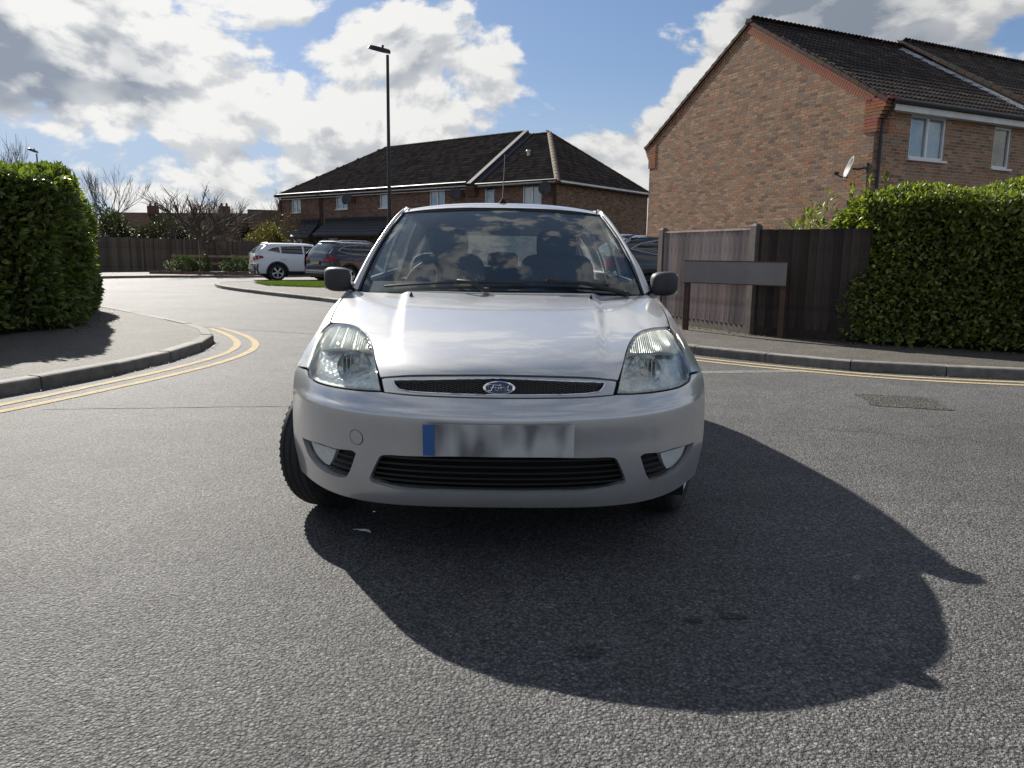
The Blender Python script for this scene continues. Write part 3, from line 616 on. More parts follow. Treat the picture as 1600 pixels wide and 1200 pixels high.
def terrace():
    e1 = Vector((.77, -.638)).normalized(); ang = math.atan2(e1.y, e1.x)
    h = empty('terrace_house', (2.58, 39.45, 0), ang); bpy.context.view_layer.update()
    tag(h, 'long low brick terrace with dark hipped roof behind the parked cars', 'house')
    LEN, DEP, EV = 23.4, 9.2, 4.98
    # facade runs along local x from -LEN to 0
    up = [(-22.15, -21.15, 3.86, 4.78), (-17.4, -16.25, 3.96, 4.80), (-13.2, -12.35, 3.92, 4.80), (-8.95, -7.75, 3.9, 4.80), (-4.75, -4.1, 3.88, 4.80), (-2.15, -.95, 3.80, 4.80)]
    low = [(-22.1, -21.15, 1.15, 2.08), (-18.3, -17.3, 1.15, 2.15)]
    doors = [(-20.3, -19.4, 0.1, 2.1), (-15.2, -14.3, .1, 2.1), (-6.9, -6.0, .1, 2.1), (-3.4, -2.5, .1, 2.1)]
    sh = lambda l: [(a+LEN, b+LEN, c, d) for a, b, c, d in l]
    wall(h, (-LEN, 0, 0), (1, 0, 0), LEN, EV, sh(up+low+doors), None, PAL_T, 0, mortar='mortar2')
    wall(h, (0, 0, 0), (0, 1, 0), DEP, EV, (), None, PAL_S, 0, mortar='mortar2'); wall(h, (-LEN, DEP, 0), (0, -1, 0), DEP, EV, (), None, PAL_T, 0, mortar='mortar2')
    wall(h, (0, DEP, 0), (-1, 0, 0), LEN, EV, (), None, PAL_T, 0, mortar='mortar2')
    for k, (a, b, c, d) in enumerate(up+low): window(h, (0, 0, 0), (1, 0, 0), a, b, c, d, 1 if b-a < .9 else 2, True, cover=.75 if k == 4 else 1.0)
    for a, b, c, d in doors: MB().box(((a+b)/2, .09, (c+d)/2), (b-a, .05, d-c)).build('door', M['gutter'], h)
    run = DEP/2; zr = 8.12; ov = .30; rise = zr-EV; k = rise/run; z0 = EV-ov*k+.02
    sl = math.hypot(run+ov, rise+ov*k); cs, sn = (run+ov)/sl, (rise+ov*k)/sl
    # main block: x from -LEN to -5.5 (hip at the far left), end block lower, hip at the right
    xs = -5.55; hl = 5.7
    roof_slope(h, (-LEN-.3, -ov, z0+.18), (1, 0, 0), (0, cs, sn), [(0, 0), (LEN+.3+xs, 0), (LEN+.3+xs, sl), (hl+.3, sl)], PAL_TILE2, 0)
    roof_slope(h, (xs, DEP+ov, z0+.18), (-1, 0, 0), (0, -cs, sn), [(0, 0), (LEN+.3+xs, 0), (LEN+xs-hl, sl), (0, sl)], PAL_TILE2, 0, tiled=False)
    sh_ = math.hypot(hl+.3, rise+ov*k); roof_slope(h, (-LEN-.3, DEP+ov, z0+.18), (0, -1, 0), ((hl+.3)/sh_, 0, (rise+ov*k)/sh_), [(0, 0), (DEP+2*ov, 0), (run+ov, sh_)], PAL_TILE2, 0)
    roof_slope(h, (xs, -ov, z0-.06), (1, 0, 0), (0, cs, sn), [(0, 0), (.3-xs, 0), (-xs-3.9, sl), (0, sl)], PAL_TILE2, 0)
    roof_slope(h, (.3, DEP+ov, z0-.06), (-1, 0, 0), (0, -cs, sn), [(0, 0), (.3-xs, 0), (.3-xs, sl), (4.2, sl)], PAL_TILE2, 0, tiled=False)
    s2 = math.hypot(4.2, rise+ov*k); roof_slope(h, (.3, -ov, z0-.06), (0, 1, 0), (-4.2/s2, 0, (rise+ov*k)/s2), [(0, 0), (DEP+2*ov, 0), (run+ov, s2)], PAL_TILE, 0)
    zt = z0+sl*sn
    ridge_caps(h, (-LEN+hl, run, zt+.22), (xs, run, zt+.22), (.085, .072, .045)); ridge_caps(h, (xs, run, zt), (-3.9, run, zt), (.07, .058, .04))
    ridge_caps(h, (.28, -ov+.02, z0+.02), (-3.9, run, zt), (.17, .13, .095), 'hip_tile', .15); ridge_caps(h, (.28, DEP+ov, z0), (-3.9, run, zt), (.06, .05, .04), 'hip_tile')
    ridge_caps(h, (-LEN-.28, -ov, z0+.2), (-LEN+hl, run, zt+.2), (.05, .04, .034), 'hip_tile')
    # party-wall upstand with dark flashing where the end block starts
    d = Vector((0, cs, sn)); nrm = Vector((0, -sn, cs)); rot = Matrix((Vector((1, 0, 0)), d, nrm)).transposed(); c = Vector((xs, -ov, z0+.06))+d*(sl/2)
    MB().box(c+nrm*.10, (.30, sl+.1, .20), rot).box(c+nrm*.01+Vector((.32, 0, -.03)), (.36, sl+.02, .09), rot).build('party_wall_flashing', M['leaddark'], h)
    for i in range(7): MB().box((xs+.02, -.12-.02*i, EV-.62+i*.075), (.62, .22+.04*i, .066), None, tuple(x*random.uniform(.8, 1.1) for x in (.17, .09, .06))).build('kneeler_brick', M['brick'], h)
    MB().box(((-LEN+xs-.35)/2, -ov+.06, EV-.02), (LEN+xs-.40, .03, .19)).build('fascia', M['fascia'], h); MB().box(((xs+.35+.24)/2, -ov+.06, EV-.16), (.24-xs-.35, .03, .19)).build('fascia', M['fascia'], h)
    MB().box((.245, DEP/2, EV-.16), (.03, DEP+.5, .19)).build('fascia', M['fascia'], h)
    MB().box((.13, DEP/2, EV-.245), (.20, DEP+.5, .02)).build('soffit', M['fascia'], h); MB().box((-LEN/2, -.125, EV-.245), (LEN, .23, .02)).build('soffit', M['fascia'], h)
    for x0, x1, z in ((-LEN, xs-.3, EV+.09), (xs+.3, .2, EV-.05)): MB().tube([(x0, -ov-.01, z), (x1, -ov-.01, z)], .05, 6).build('gutter', M['gutter'], h, 40)
    for x in (-LEN+.1, -19.0, -18.8, -.1): MB().tube([(x, -.28, EV-.05), (x, -.07, EV-.35), (x, -.06, .1)], .04, 6).build('downpipe', M['gutter'], h, 40)
    # lean-to porch roofs
    for x0, x1, zt_, zb, out in ((-21.0, -19.15, 3.2, 2.25, 1.0), (-18.4, -12.2, 3.25, 2.35, 1.1), (-7.6, -2.2, 3.25, 2.35, 1.0)):
        V = [(x0, 0, zt_), (x1, 0, zt_), (x1+.1, -out, zb), (x0-.1, -out, zb), (x0, 0, zt_-.1), (x1, 0, zt_-.1), (x1+.1, -out, zb-.12), (x0-.1, -out, zb-.12)]
        pr_ = MB().add(V, [(3, 2, 1, 0), (4, 5, 6, 7), (0, 4, 7, 3), (1, 2, 6, 5), (2, 3, 7, 6), (0, 1, 5, 4)]).build('porch_roof', M['slate'], h)
        for r in range(1, 5):
            t = r/5; MB().box(((x0+x1)/2, -out*t, zt_+(zb-zt_)*t+.012), (x1-x0+.15, .05, .012)).build('slate_course', M['slate'], pr_)
        MB().box(((x0+x1)/2, -.06, zt_+.06), (x1-x0, .14, .22), Matrix.Rotation(R(20), 3, 'X')).build('flashing', M['leaddark'], h)
        for x in (x0+.1, x1-.1): MB().tube([(x, -.03, zb-.75), (x, -out*.8, zb-.06)], .045, 4).build('porch_bracket', M['gutter'], h)
    mw = h.matrix_basis
    for x, lab in ((-15.75, 'dark satellite dish beside an upstairs terrace window, left of the tall lamp post'), (-6.5, 'dark satellite dish on the terrace wall just right of the tall lamp post'), (-.40, 'dark satellite dish beside the wide window at the terrace corner')):
        dish('satellite_dish', mw @ Vector((x, -.45, 4.5)), (-.25, -.9, .35), lab, .34, 'dish', mw @ Vector((x+.25, -.02, 4.42)))
    MB().tube([(-3.45, 2.1, 6.55), (-3.45, 2.1, 6.80)], [.09, .09], 10).tube([(-3.45, 2.1, 6.80), (-3.45, 2.1, 6.86)], [.15, .12], 10).build('roof_vent', M['galv'], h, 40)
terrace()
def far_house(loc, rz, L, Dp, ev, zr, label, chim):
    h = empty('far_house', loc, rz); tag(h, label, 'house', 'houses far off behind the bare trees')
    MB().box((0, 0, ev/2), (L, Dp, ev)).build('wall', M['farwall'], h)
    V = [(-L/2-.2, -Dp/2-.3, ev-.1), (L/2+.2, -Dp/2-.3, ev-.1), (L/2+.2, Dp/2+.3, ev-.1), (-L/2-.2, Dp/2+.3, ev-.1), (-L/2-.2, 0, zr), (L/2+.2, 0, zr)]
    rf = MB().add(V, [(0, 1, 5, 4), (2, 3, 4, 5), (0, 4, 3), (1, 2, 5), (3, 2, 1, 0)]).build('roof', M['farroof'], h)
    for x in chim:
        ch = MB().box((x, 0, zr+.10), (.9, .6, 1.1), None, (.15, .085, .06)).build('chimney', M['brick'], rf)
        ch['label'] = 'brick chimney stack'
        for dx in (-.25, .25): MB().tube([(x+dx, 0, zr+.65), (x+dx, 0, zr+.95)], [.13, .10], 8, (.25, .11, .07)).build('chimney_pot', M['brick'], rf)
    for x in np.arange(-L/2+1.2, L/2-.8, 2.6):
        w = MB().box((x, -Dp/2-.01, ev-1.1), (1.2, .06, 1.1)).build('window', M['upvc'], h)
        for s in (-.28, .28): MB().box((x+s, -Dp/2-.045, ev-1.1), (.48, .02, .95)).build('pane', M['roomdark'], w)
M['farroof'] = plain('far_roof_tile', (.05, .037, .031), 1.0, var=.3, scale=2, spec=0.0)
M['farwall'] = plain('far_wall_brick', (.17, .115, .085), .9, var=.3, scale=3)
far_house((-31.5, 77, 0), R(-8), 14, 7.5, 3.1, 4.9, 'far-off brick house behind the bare tree with two chimneys', (-3.0, 4.4))
far_house((-20.5, 78, 0), R(20), 9, 8.0, 3.3, 5.3, 'far-off brick house beside the terrace end with one chimney', (-1.4,))

# ---------------------------------------------------------------- hedges, shrubs, trees, fences
LV = np.array([(0, 0, 0), (.46, .28, .09), (.50, .62, .05), (0, 1, -.10), (-.50, .62, .05), (-.46, .28, .09), (0, .5, -.03)])   # folded leaf: x wide, y long, z up
LF = np.array([(0, 1, 6), (1, 2, 6), (2, 3, 6), (3, 4, 6), (4, 5, 6), (5, 0, 6)])
def leaf_frames(n, out, up=(0, 0, 1), spread=0.75, lift=0.35):
    """leaf frames: blade length roughly outwards and up, faces turned every way"""
    y = out+rng.normal(0, spread, (n, 3))+np.array(up)*lift; y /= np.linalg.norm(y, axis=1)[:, None]
    z = np.array(up)+out*0.6+rng.normal(0, .55, (n, 3)); x = np.cross(y, z); x /= np.linalg.norm(x, axis=1)[:, None]; z = np.cross(x, y)
    return x, y, z
def foliage(root, T, out, size, tones, mat, single=0, ratio=.42, spread=.75, lift=.35, leafname='leaf', massname='foliage', simple=False):
    n = len(T); x, y, z = leaf_frames(n, out, spread=spread, lift=lift); s = size*rng.uniform(.6, 1.25, n)
    A = np.stack([x*(s*ratio)[:, None], y*s[:, None], z*s[:, None]], 2); t = np.array(tones); c = t[rng.integers(0, len(t), n)]*rng.uniform(.75, 1.3, (n, 1))
    pick = np.zeros(n, bool)
    if single:
        W = np.array(root.matrix_basis); wp = T@W[:3, :3].T+W[:3, 3]; d = np.linalg.norm(wp-CAMP, axis=1); o_ = ((wp-CAMP)/d[:, None]*(out@W[:3, :3].T)).sum(1)
        pick[np.argsort(d+np.where(o_ < 0, 0, 5))[:single]] = True; kinds = []
        for _ in range(10):
            m_ = np_mesh('leaf', LV*np.array([ratio, 1, 1]), LF, np.tile(t[rng.integers(0, len(t))]*rng.uniform(.8, 1.25), (7, 1)), 80); m_.materials.append(M[mat]); kinds.append(m_)
        for i in np.where(pick)[0]:
            o = link(leafname, random.choice(kinds), None, root); o.matrix_basis = Matrix.Translation(T[i]) @ Matrix(np.stack([x[i], y[i], z[i]], 1)*s[i]).to_4x4()
    tv, tf = (LV, LF) if not simple else (np.array([(0, 0, 0), (.5, .45, .06), (0, 1, 0), (-.5, .45, .06)]), np.array([(0, 1, 2), (0, 2, 3)]))
    V, F, C = stamp(tv, tf, A[~pick], T[~pick], c[~pick]); o = link(massname, np_mesh(massname, V, F, C, 80), M[mat], root); tag(o, kind='stuff'); return o
def hedge(name, foot, z1, n, size, tones, label, single=300, bulge=.12, ztop=None, mat='leaf', thick=.16, sprigs=0):
    """foot: ground polygon (world). Leaves crowd on the faces, a dark core of twigs stands inside"""
    P = np.array(foot, float); c = P.mean(0); root = empty(name, (c[0], c[1], .1)); tag(root, label, 'hedge'); bpy.context.view_layer.update()
    Q = P-c; m = len(Q); seg = np.roll(Q, -1, 0)-Q; Ls = np.linalg.norm(seg, axis=1); area = abs(sum(Q[i][0]*Q[(i+1) % m][1]-Q[(i+1) % m][0]*Q[i][1] for i in range(m)))/2
    sgn = 1 if sum(Q[i][0]*Q[(i+1) % m][1]-Q[(i+1) % m][0]*Q[i][1] for i in range(m)) > 0 else -1
    H = z1; ztop = ztop or (lambda x, y: H); wts = np.r_[Ls*H, area*1.6]; cnt = rng.multinomial(n, wts/wts.sum()); T = []; O_ = []
    lump = lambda p: .07*np.sin(p[:, 0]*2.3+p[:, 2]*1.7)+.06*np.sin(p[:, 1]*2.9-p[:, 2]*2.2+1)+.05*np.sin(p[:, 0]*5.1+p[:, 1]*4.3+p[:, 2]*3.9)
    for i in range(m):
        k = cnt[i]; nn = np.array([seg[i][1], -seg[i][0], 0])/Ls[i]*sgn; t = rng.uniform(0, 1, k); p = Q[i]+seg[i]*t[:, None]; z = rng.uniform(0.02, 1, k)
        zt = np.array([ztop(*(q+c)) for q in p]); p3 = np.c_[p, z*zt]; d = lump(p3)-np.abs(rng.normal(0, thick, k))+bulge*(np.sin(z*math.pi)-.4)+.05; p3 = p3+nn*d[:, None]; T.append(p3); O_.append(np.tile(nn, (k, 1)))
    k = cnt[m]; p = []
    lo, hi = Q.min(0), Q.max(0)
    while len(p) < k:
        q = rng.uniform(lo, hi, (k, 2)); p += list(q[inpoly([tuple(a) for a in Q], q[:, 0], q[:, 1])])
    p = np.array(p[:k]); zt = np.array([ztop(*(q+c)) for q in p]); p3 = np.c_[p, zt]; p3[:, 2] += lump(np.c_[p, zt*0])*1.1-np.abs(rng.normal(0, thick, k))+.06; T.append(p3); O_.append(np.tile((0, 0, 1.), (k, 1)))
    for _ in range(sprigs):       # upright shoots along the top
        q = Q[0]+(Q[1]-Q[0])*random.uniform(0, 1)+(Q[-1]-Q[0])*random.uniform(.02, .5)
        hh = random.uniform(.10, .28)*(1.9 if random.random() < .12 else 1); base = np.array([q[0], q[1], ztop(*(q+c))-.05]); ln = np.array([random.uniform(-.1, .1), random.uniform(-.1, .1), 1])
        kk = int(10+hh*40); tt = rng.uniform(.1, 1, kk); a = rng.uniform(0, 6.28, kk); T.append(base+ln*hh*tt[:, None]); O_.append(np.c_[np.cos(a)*.7, np.sin(a)*.7, np.full(kk, .8)])
    T = np.concatenate(T); O_ = np.concatenate(O_)
    foliage(root, T, O_, size, tones, mat, single)
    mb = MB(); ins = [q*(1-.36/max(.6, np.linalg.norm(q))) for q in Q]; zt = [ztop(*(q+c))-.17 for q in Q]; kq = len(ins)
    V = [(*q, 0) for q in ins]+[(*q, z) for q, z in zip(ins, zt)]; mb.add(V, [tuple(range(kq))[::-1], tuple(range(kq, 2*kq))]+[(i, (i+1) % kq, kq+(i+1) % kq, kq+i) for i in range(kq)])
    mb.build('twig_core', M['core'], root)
    return root
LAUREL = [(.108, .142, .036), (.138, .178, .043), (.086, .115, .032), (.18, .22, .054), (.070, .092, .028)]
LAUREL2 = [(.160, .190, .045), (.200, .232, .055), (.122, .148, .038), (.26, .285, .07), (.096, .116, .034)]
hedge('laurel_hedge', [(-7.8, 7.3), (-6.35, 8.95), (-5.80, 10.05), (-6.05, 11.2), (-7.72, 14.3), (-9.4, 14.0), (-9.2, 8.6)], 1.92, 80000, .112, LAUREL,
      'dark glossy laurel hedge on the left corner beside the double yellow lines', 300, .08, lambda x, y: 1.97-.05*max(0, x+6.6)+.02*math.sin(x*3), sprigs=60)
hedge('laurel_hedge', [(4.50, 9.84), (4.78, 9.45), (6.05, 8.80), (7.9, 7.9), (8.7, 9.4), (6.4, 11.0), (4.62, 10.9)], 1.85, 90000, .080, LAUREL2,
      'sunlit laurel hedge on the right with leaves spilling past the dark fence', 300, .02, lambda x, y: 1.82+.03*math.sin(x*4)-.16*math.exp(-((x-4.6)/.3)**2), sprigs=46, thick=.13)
def shrub(name, loc, rad, n, size, tones, label, cat='shrub', group=None, mat='leafdull', simple=True, single=0, flat=.25):
    root = empty(name, loc); tag(root, label, cat, group); bpy.context.view_layer.update()
    d = rng.normal(0, 1, (n, 3)); d /= np.linalg.norm(d, axis=1)[:, None]; r = np.cbrt(rng.uniform(.25, 1, n)); bl = 1+.18*np.sin(d[:, 0]*5+1)+.16*np.sin(d[:, 1]*6+d[:, 2]*4)
    T = d*(r*bl)[:, None]*np.array(rad)+np.array([0, 0, rad[2]*.9]); T[:, 2] = np.maximum(T[:, 2], .03)
    foliage(root, T, d, size, tones, mat, single, simple=simple)
    mb = MB()
    for k in range(7):
        a = k*.9; mb.tube([(0, 0, 0), (math.cos(a)*rad[0]*.3, math.sin(a)*rad[1]*.3, rad[2]*.8), (math.cos(a)*rad[0]*.6, math.sin(a)*rad[1]*.6, rad[2]*1.4)], [.02, .014, .006], 5)
    mb.build('stem', M['bark'], root); return root
shrub('laurel_shrub', (4.25, 10.75, .1), (.55, .4, .92), 1800, .085, LAUREL2, 'leafy laurel top showing just above the dark fence panel', mat='leaf', simple=False)
DG = [(.030, .040, .014), (.040, .052, .016), (.022, .030, .012)]
shrub('evergreen_tree', (-23.6, 46, 0), (2.4, 1.8, 1.8), 9000, .20, DG, 'dark evergreen bush behind the back fence, next to the laurel hedge', 'bush')
shrub('evergreen_tree', (-20.3, 47, 0), (2.0, 1.6, 1.55), 8000, .20, [(.034, .036, .016), (.045, .046, .02), (.025, .03, .013)], 'dark evergreen bush behind the back fence, left of the pollarded tree', 'bush')
shrub('broad_bush', (-14.9, 49.5, 0), (1.35, 1.2, 1.45), 9000, .16, [(.17, .145, .03), (.12, .105, .025), (.10, .09, .022)], 'yellowish green clipped bush next to the far end of the terrace', 'bush')
shrub('low_shrub', (-15.4, 37.6, .08), (.85, .6, .42), 3500, .09, [(.06, .085, .025), (.10, .125, .04), (.04, .06, .02)], 'low round shrub under the bare tree, left of the ivy stump', 'shrub')
shrub('low_shrub', (-12.7, 37.2, .08), (.8, .6, .40), 3500, .09, [(.06, .085, .025), (.10, .125, .04), (.04, .06, .02)], 'low green shrub just left of the white car', 'shrub')
shrub('ivy_stump', (-14.3, 37.4, .08), (.24, .24, .52), 1500, .08, [(.09, .115, .035), (.13, .15, .05), (.05, .07, .02)], 'ivy covered stump between the two low shrubs', 'stump')
shrub('bramble_bush', (-17.6, 45.8, 0), (2.0, 1.2, .85), 3000, .10, [(.055, .05, .03), (.075, .06, .035), (.04, .045, .02)], 'brownish bramble thicket behind the back fence under the bare tree', 'bush')
shrub('bramble_bush', (-14.2, 52.5, 0), (3.6, 2.0, 1.9), 6000, .12, [(.085, .065, .045), (.11, .085, .06), (.06, .055, .03)], 'brown leafless thicket behind the yellowish bush', 'bush')
def bare_tree(name, loc, H, trunk, levels, label, seed, spread=.9, up=.35, r0=.12, group=None, first=None, kn=(3, 5), shrink=.68, len0=None):
    rs = random.Random(seed); root = empty(name, loc); tag(root, label, 'tree', group); tr = MB(); br = MB()
    p0 = Vector((0, 0, 0)); p1 = Vector((rs.uniform(-.05, .05), rs.uniform(-.05, .05), trunk)); tr.tube([p0, p0.lerp(p1, .12), p0.lerp(p1, .5)+Vector((.02, 0, 0)), p1], [r0*1.5, r0*1.08, r0*.95, r0*.85], 10)
    def grow(p, d, L, r, lv):
        n = 4; pts = [p]; q = p.copy(); dd = d.copy()
        for i in range(n):
            dd = (dd+Vector((rs.gauss(0, .14), rs.gauss(0, .14), rs.gauss(.05*up, .08)))).normalized(); q = q+dd*(L/n); pts.append(q.copy())
        br.tube(pts, [r, r*.88, r*.76, r*.64, r*.5], 6 if lv < 2 else (4 if lv < 3 else 3), cap=False)
        if lv >= levels: return
        for _ in range(rs.randint(*kn)):
            t = rs.uniform(.35, 1.0); i = min(int(t*n), n-1); b = pts[i].lerp(pts[i+1], t*n-i)
            ax = Vector((rs.gauss(0, 1), rs.gauss(0, 1), rs.gauss(0, .6))); nd = (dd*.9+ax.normalized()*spread*.75+Vector((0, 0, up))).normalized()
            grow(b, nd, L*shrink*rs.uniform(.75, 1.15), max(.008, r*.52), lv+1)
        grow(pts[-1], (dd+Vector((0, 0, up*.5))).normalized(), L*shrink, max(.008, r*.5), lv+1)
    L0 = len0 or (H-trunk)*.42
    for k in range(first or 7):
        a = 2*math.pi*k/(first or 7)+rs.uniform(-.3, .3); e = rs.uniform(.25, 1.15); d = Vector((math.cos(a)*math.cos(e)*spread*1.2, math.sin(a)*math.cos(e)*spread*1.2, math.sin(e))).normalized()
        grow(p1-Vector((0, 0, rs.uniform(0, trunk*.22))), d, L0*rs.uniform(.8, 1.15), r0*.55, 1)
    tr.build('trunk', M['bark'], root, 60); tag(br.build('crown', M['bark'], root, 60), kind='stuff'); return root
bare_tree('bare_tree', (-15.55, 40.3, 0), 4.8, 1.9, 4, 'bare spreading tree with a stout trunk in front of the back fence', 3, 1.05, .20, .17, first=10, kn=(3, 4), shrink=.68, len0=1.5)
bare_tree('bare_tree', (-15.2, 56, 0), 6.2, 2.2, 4, 'tall bare tree rising behind the stout pollarded tree', 9, .75, .5, .10, kn=(3, 4), len0=1.6)
bare_tree('bare_tree', (-26.0, 52, 0), 7.4, 3.2, 4, 'slender bare tree rising above the laurel hedge', 12, .55, .55, .07, first=8, kn=(2, 4), len0=1.8)
bare_tree('bare_tree', (-26.3, 40.5, 0), 7.3, 3.0, 4, 'bare twiggy tree at the left edge above the hedge', 21, .6, .5, .07, first=8, kn=(2, 4), len0=1.8)
bare_tree('bare_tree', (-17.0, 66, 0), 7.2, 3.0, 4, 'far bare tree behind the chimney next to the terrace', 33, .6, .5, .07, first=7, kn=(2, 3), len0=1.7)
# fences
def board_mesh(w, h, t, tone, name='board', n=1):
    x0, x1 = -w/2, w/2; V = [(x0, -t, 0), (x1, -t*.35, 0), (x1, 0, 0), (x0, 0, 0), (x0, -t, h), (x1, -t*.35, h), (x1, 0, h), (x0, 0, h)]
    return MB().add(V, [(0, 1, 5, 4), (2, 3, 7, 6), (3, 0, 4, 7), (1, 2, 6, 5), (4, 5, 6, 7), (3, 2, 1, 0)], tone).mesh(name)
def fence(name, pts, label, mats, hgt, z0, posts=True, bw=.105, grav=.15, cap=True, jig=.004):
    root = empty(name, (pts[0][0], pts[0][1], 0)); tag(root, label, 'fence'); o0 = Vector((pts[0][0], pts[0][1], 0))
    for j in range(len(pts)-1):
        a = Vector((*pts[j], 0))-o0; b = Vector((*pts[j+1], 0))-o0; d = (b-a); L = d.length; d.normalize(); ang = math.atan2(d.y, d.x); rot = Matrix.Rotation(ang, 3, 'Z'); n = int(L/bw)
        mt = mats[min(j, len(mats)-1)]; gr = grav
        for i in range(n):
            tn = random.uniform(.62, 1.32); tn = (tn*random.uniform(.96, 1.04), tn, tn*random.uniform(.95, 1.04)); hh = hgt-gr+.03+random.uniform(-1, 1)*jig
            o = link('board', board_mesh(L/n*1.08, hh, .028, tn), M[mt], root); p = a+d*(L*(i+.5)/n); o.location = (p.x, p.y, z0+gr-.03); o.rotation_euler = (R(random.gauss(0, .25)), R(random.gauss(0, .2)), ang)
        bk = rot @ Vector((0, .035, 0))
        for zz in (.35, hgt*.55, hgt-.18): MB().box((a+b)/2+bk+Vector((0, 0, z0+zz)), (L, .04, .075), rot, (.9, .9, .9)).build('rail', M[mt], root)
        if gr: MB().box((a+b)/2+bk*.3+Vector((0, 0, z0+gr/2-.01)), (L-.06, .05, gr), rot, (.8, .78, .75)).build('gravel_board', M['concpost'] if mt != 'wood_old_shaded' else M['wood_old_shaded'], root)
        if cap and j < cap: MB().box((a+b)/2+Vector((0, 0, z0+hgt+.012)), (L, .06, .024), rot, (1.3, 1.3, 1.3)).build('capping_rail', M[mt], root)
    if posts:
        for j, p in enumerate(pts):
            if j == len(pts)-1: continue
            q = Vector((*p, 0))-o0; k = min(max(j, 1), len(pts)-1); dd = Vector(pts[k])-Vector(pts[k-1]); a_ = math.atan2(dd.y, dd.x); rot = Matrix.Rotation(a_, 3, 'Z')
            MB().box(q+Vector((0, 0, z0+hgt/2+.02)), (.115, .115, hgt+.06), rot, (1, 1, 1)).box(q+Vector((0, 0, z0+hgt+.065)), (.115, .115, .035), rot, (1, 1, 1), (.55, .55)).build('post', M['concpost'], root)
    return root
fence('timber_fence', [(2.60, 12.75), (3.46, 10.72), (4.60, 9.76)], 'close boarded timber fence by the right pavement, sunlit pale panel beside a dark shaded one', ['wood_new_lit', 'wood_old_shaded'], 1.44, .10, cap=1)
fence('garden_fence', [(-24.5, 34.5), (-21.3, 39.2), (-18.4, 43.4), (-14.2, 49.2)], 'weathered vertical board fence across the far side of the road', ['wood_far'], 1.78, .06, posts=False, bw=.13, grav=0, cap=0, jig=.03)
rl = empty('rail_fence', (-16.3, 38.6, .08)); tag(rl, 'low timber post and rail fence behind the low shrubs', 'fence')
for x in (0, 1.45, 2.9, 4.3): MB().box((x, 0, .48), (.10, .10, 0.98), None, (1.5, 1.3, 1.1)).build('post', M['wood_far'], rl)
for z in (.86, .5): MB().box((2.15, -.06, z), (4.5, .035, .11), None, (1.9, 1.6, 1.25)).build('rail', M['wood_far'], rl)
# low edging kerb bed below the shrubs
bed = empty('planting_bed', (-14.3, 37.2, .08)); tag(bed, 'narrow planting bed with stone edging below the low shrubs', 'flower bed')
MB().box((0, .2, .02), (4.6, 1.4, .08)).build('soil', M['ground'], bed)
for i in range(9): MB().box((-2.1+i*.52, -.58, .07), (.46, .14, .16+.03*random.random()), None, (.2, .11, .08)).build('edging_stone', M['brick'], bed)

# ---------------------------------------------------------------- street furniture
def lamp_post(loc, H, label, head_dir=(-1, 0, 0), s=1.0):
    r = empty('lamp_post', loc); tag(r, label, 'lamp post', 'street lamps')
    MB().tube([(0, 0, 0), (0, 0, 1.35*s)], [.085*s, .082*s], 14).tube([(0, 0, 1.35*s), (0, 0, 1.42*s)], [.082*s, .05*s], 14).build('base_column', M['black'], r, 40)
    MB().tube([(0, 0, 1.40*s), (0, 0, H-.05)], [.05*s, .036*s], 12).build('shaft', M['black'], r, 40)
    MB().box((0, -.088*s, 1.0), (.09, .012, .42)).build('access_door', M['black'], r)
    MB().tube([(0, 0, 1.72), (0, 0, 2.02)], .0535*s, 12).build('number_band', M['dishpale'], r, 40)
    d = Vector(head_dir).normalized(); ang = math.atan2(d.y, d.x); m = Matrix.Translation((0, 0, H)) @ Matrix.Rotation(ang, 4, 'Z') @ Matrix.Rotation(R(-11), 4, 'Y')
    out = [(-.07, .03), (-.06, .055), (.10, .10), (.38, .10), (.46, .07), (.49, 0)]; full = out+[(x, -y) for x, y in out[::-1][1:]]
    V = [m @ Vector((x, y, 0)) for x, y in full]+[m @ Vector((x*.97, y*.8, .055)) for x, y in full]+[m @ Vector((x*.8+.03, y*.4, .085)) for x, y in full]; n = len(full)
    hd = MB().add(V, [tuple(range(n))[::-1], tuple(range(2*n, 3*n))]+[(i, (i+1) % n, n+(i+1) % n, n+i) for i in range(n)]+[(n+i, n+(i+1) % n, 2*n+(i+1) % n, 2*n+i) for i in range(n)]).build('lantern', M['black'], r, 40)
    MB().add([m @ Vector(p) for p in ((.10, .07, -.006), (.40, .07, -.006), (.40, -.07, -.006), (.10, -.07, -.006), (.10, .07, .0), (.40, .07, 0), (.40, -.07, 0), (.10, -.07, 0))], [(0, 1, 2, 3), (4, 7, 6, 5), (0, 4, 5, 1), (1, 5, 6, 2), (2, 6, 7, 3), (3, 7, 4, 0)]).build('lens', M['dishpale'], hd)
    MB().tube([m @ Vector((.14, 0, .08)), m @ Vector((.14, 0, .15))], .03, 8).build('photocell', M['black'], hd)
    return r
lamp_post((-2.93, 20.0, .10), 5.93, 'tall slim black street lamp post in front of the terrace', (-1, -.15, 0))
lamp_post((-22.85, 39.0, .06), 5.75, 'distant black street lamp post showing above the left hedge', (-.3, -1, 0), .9)
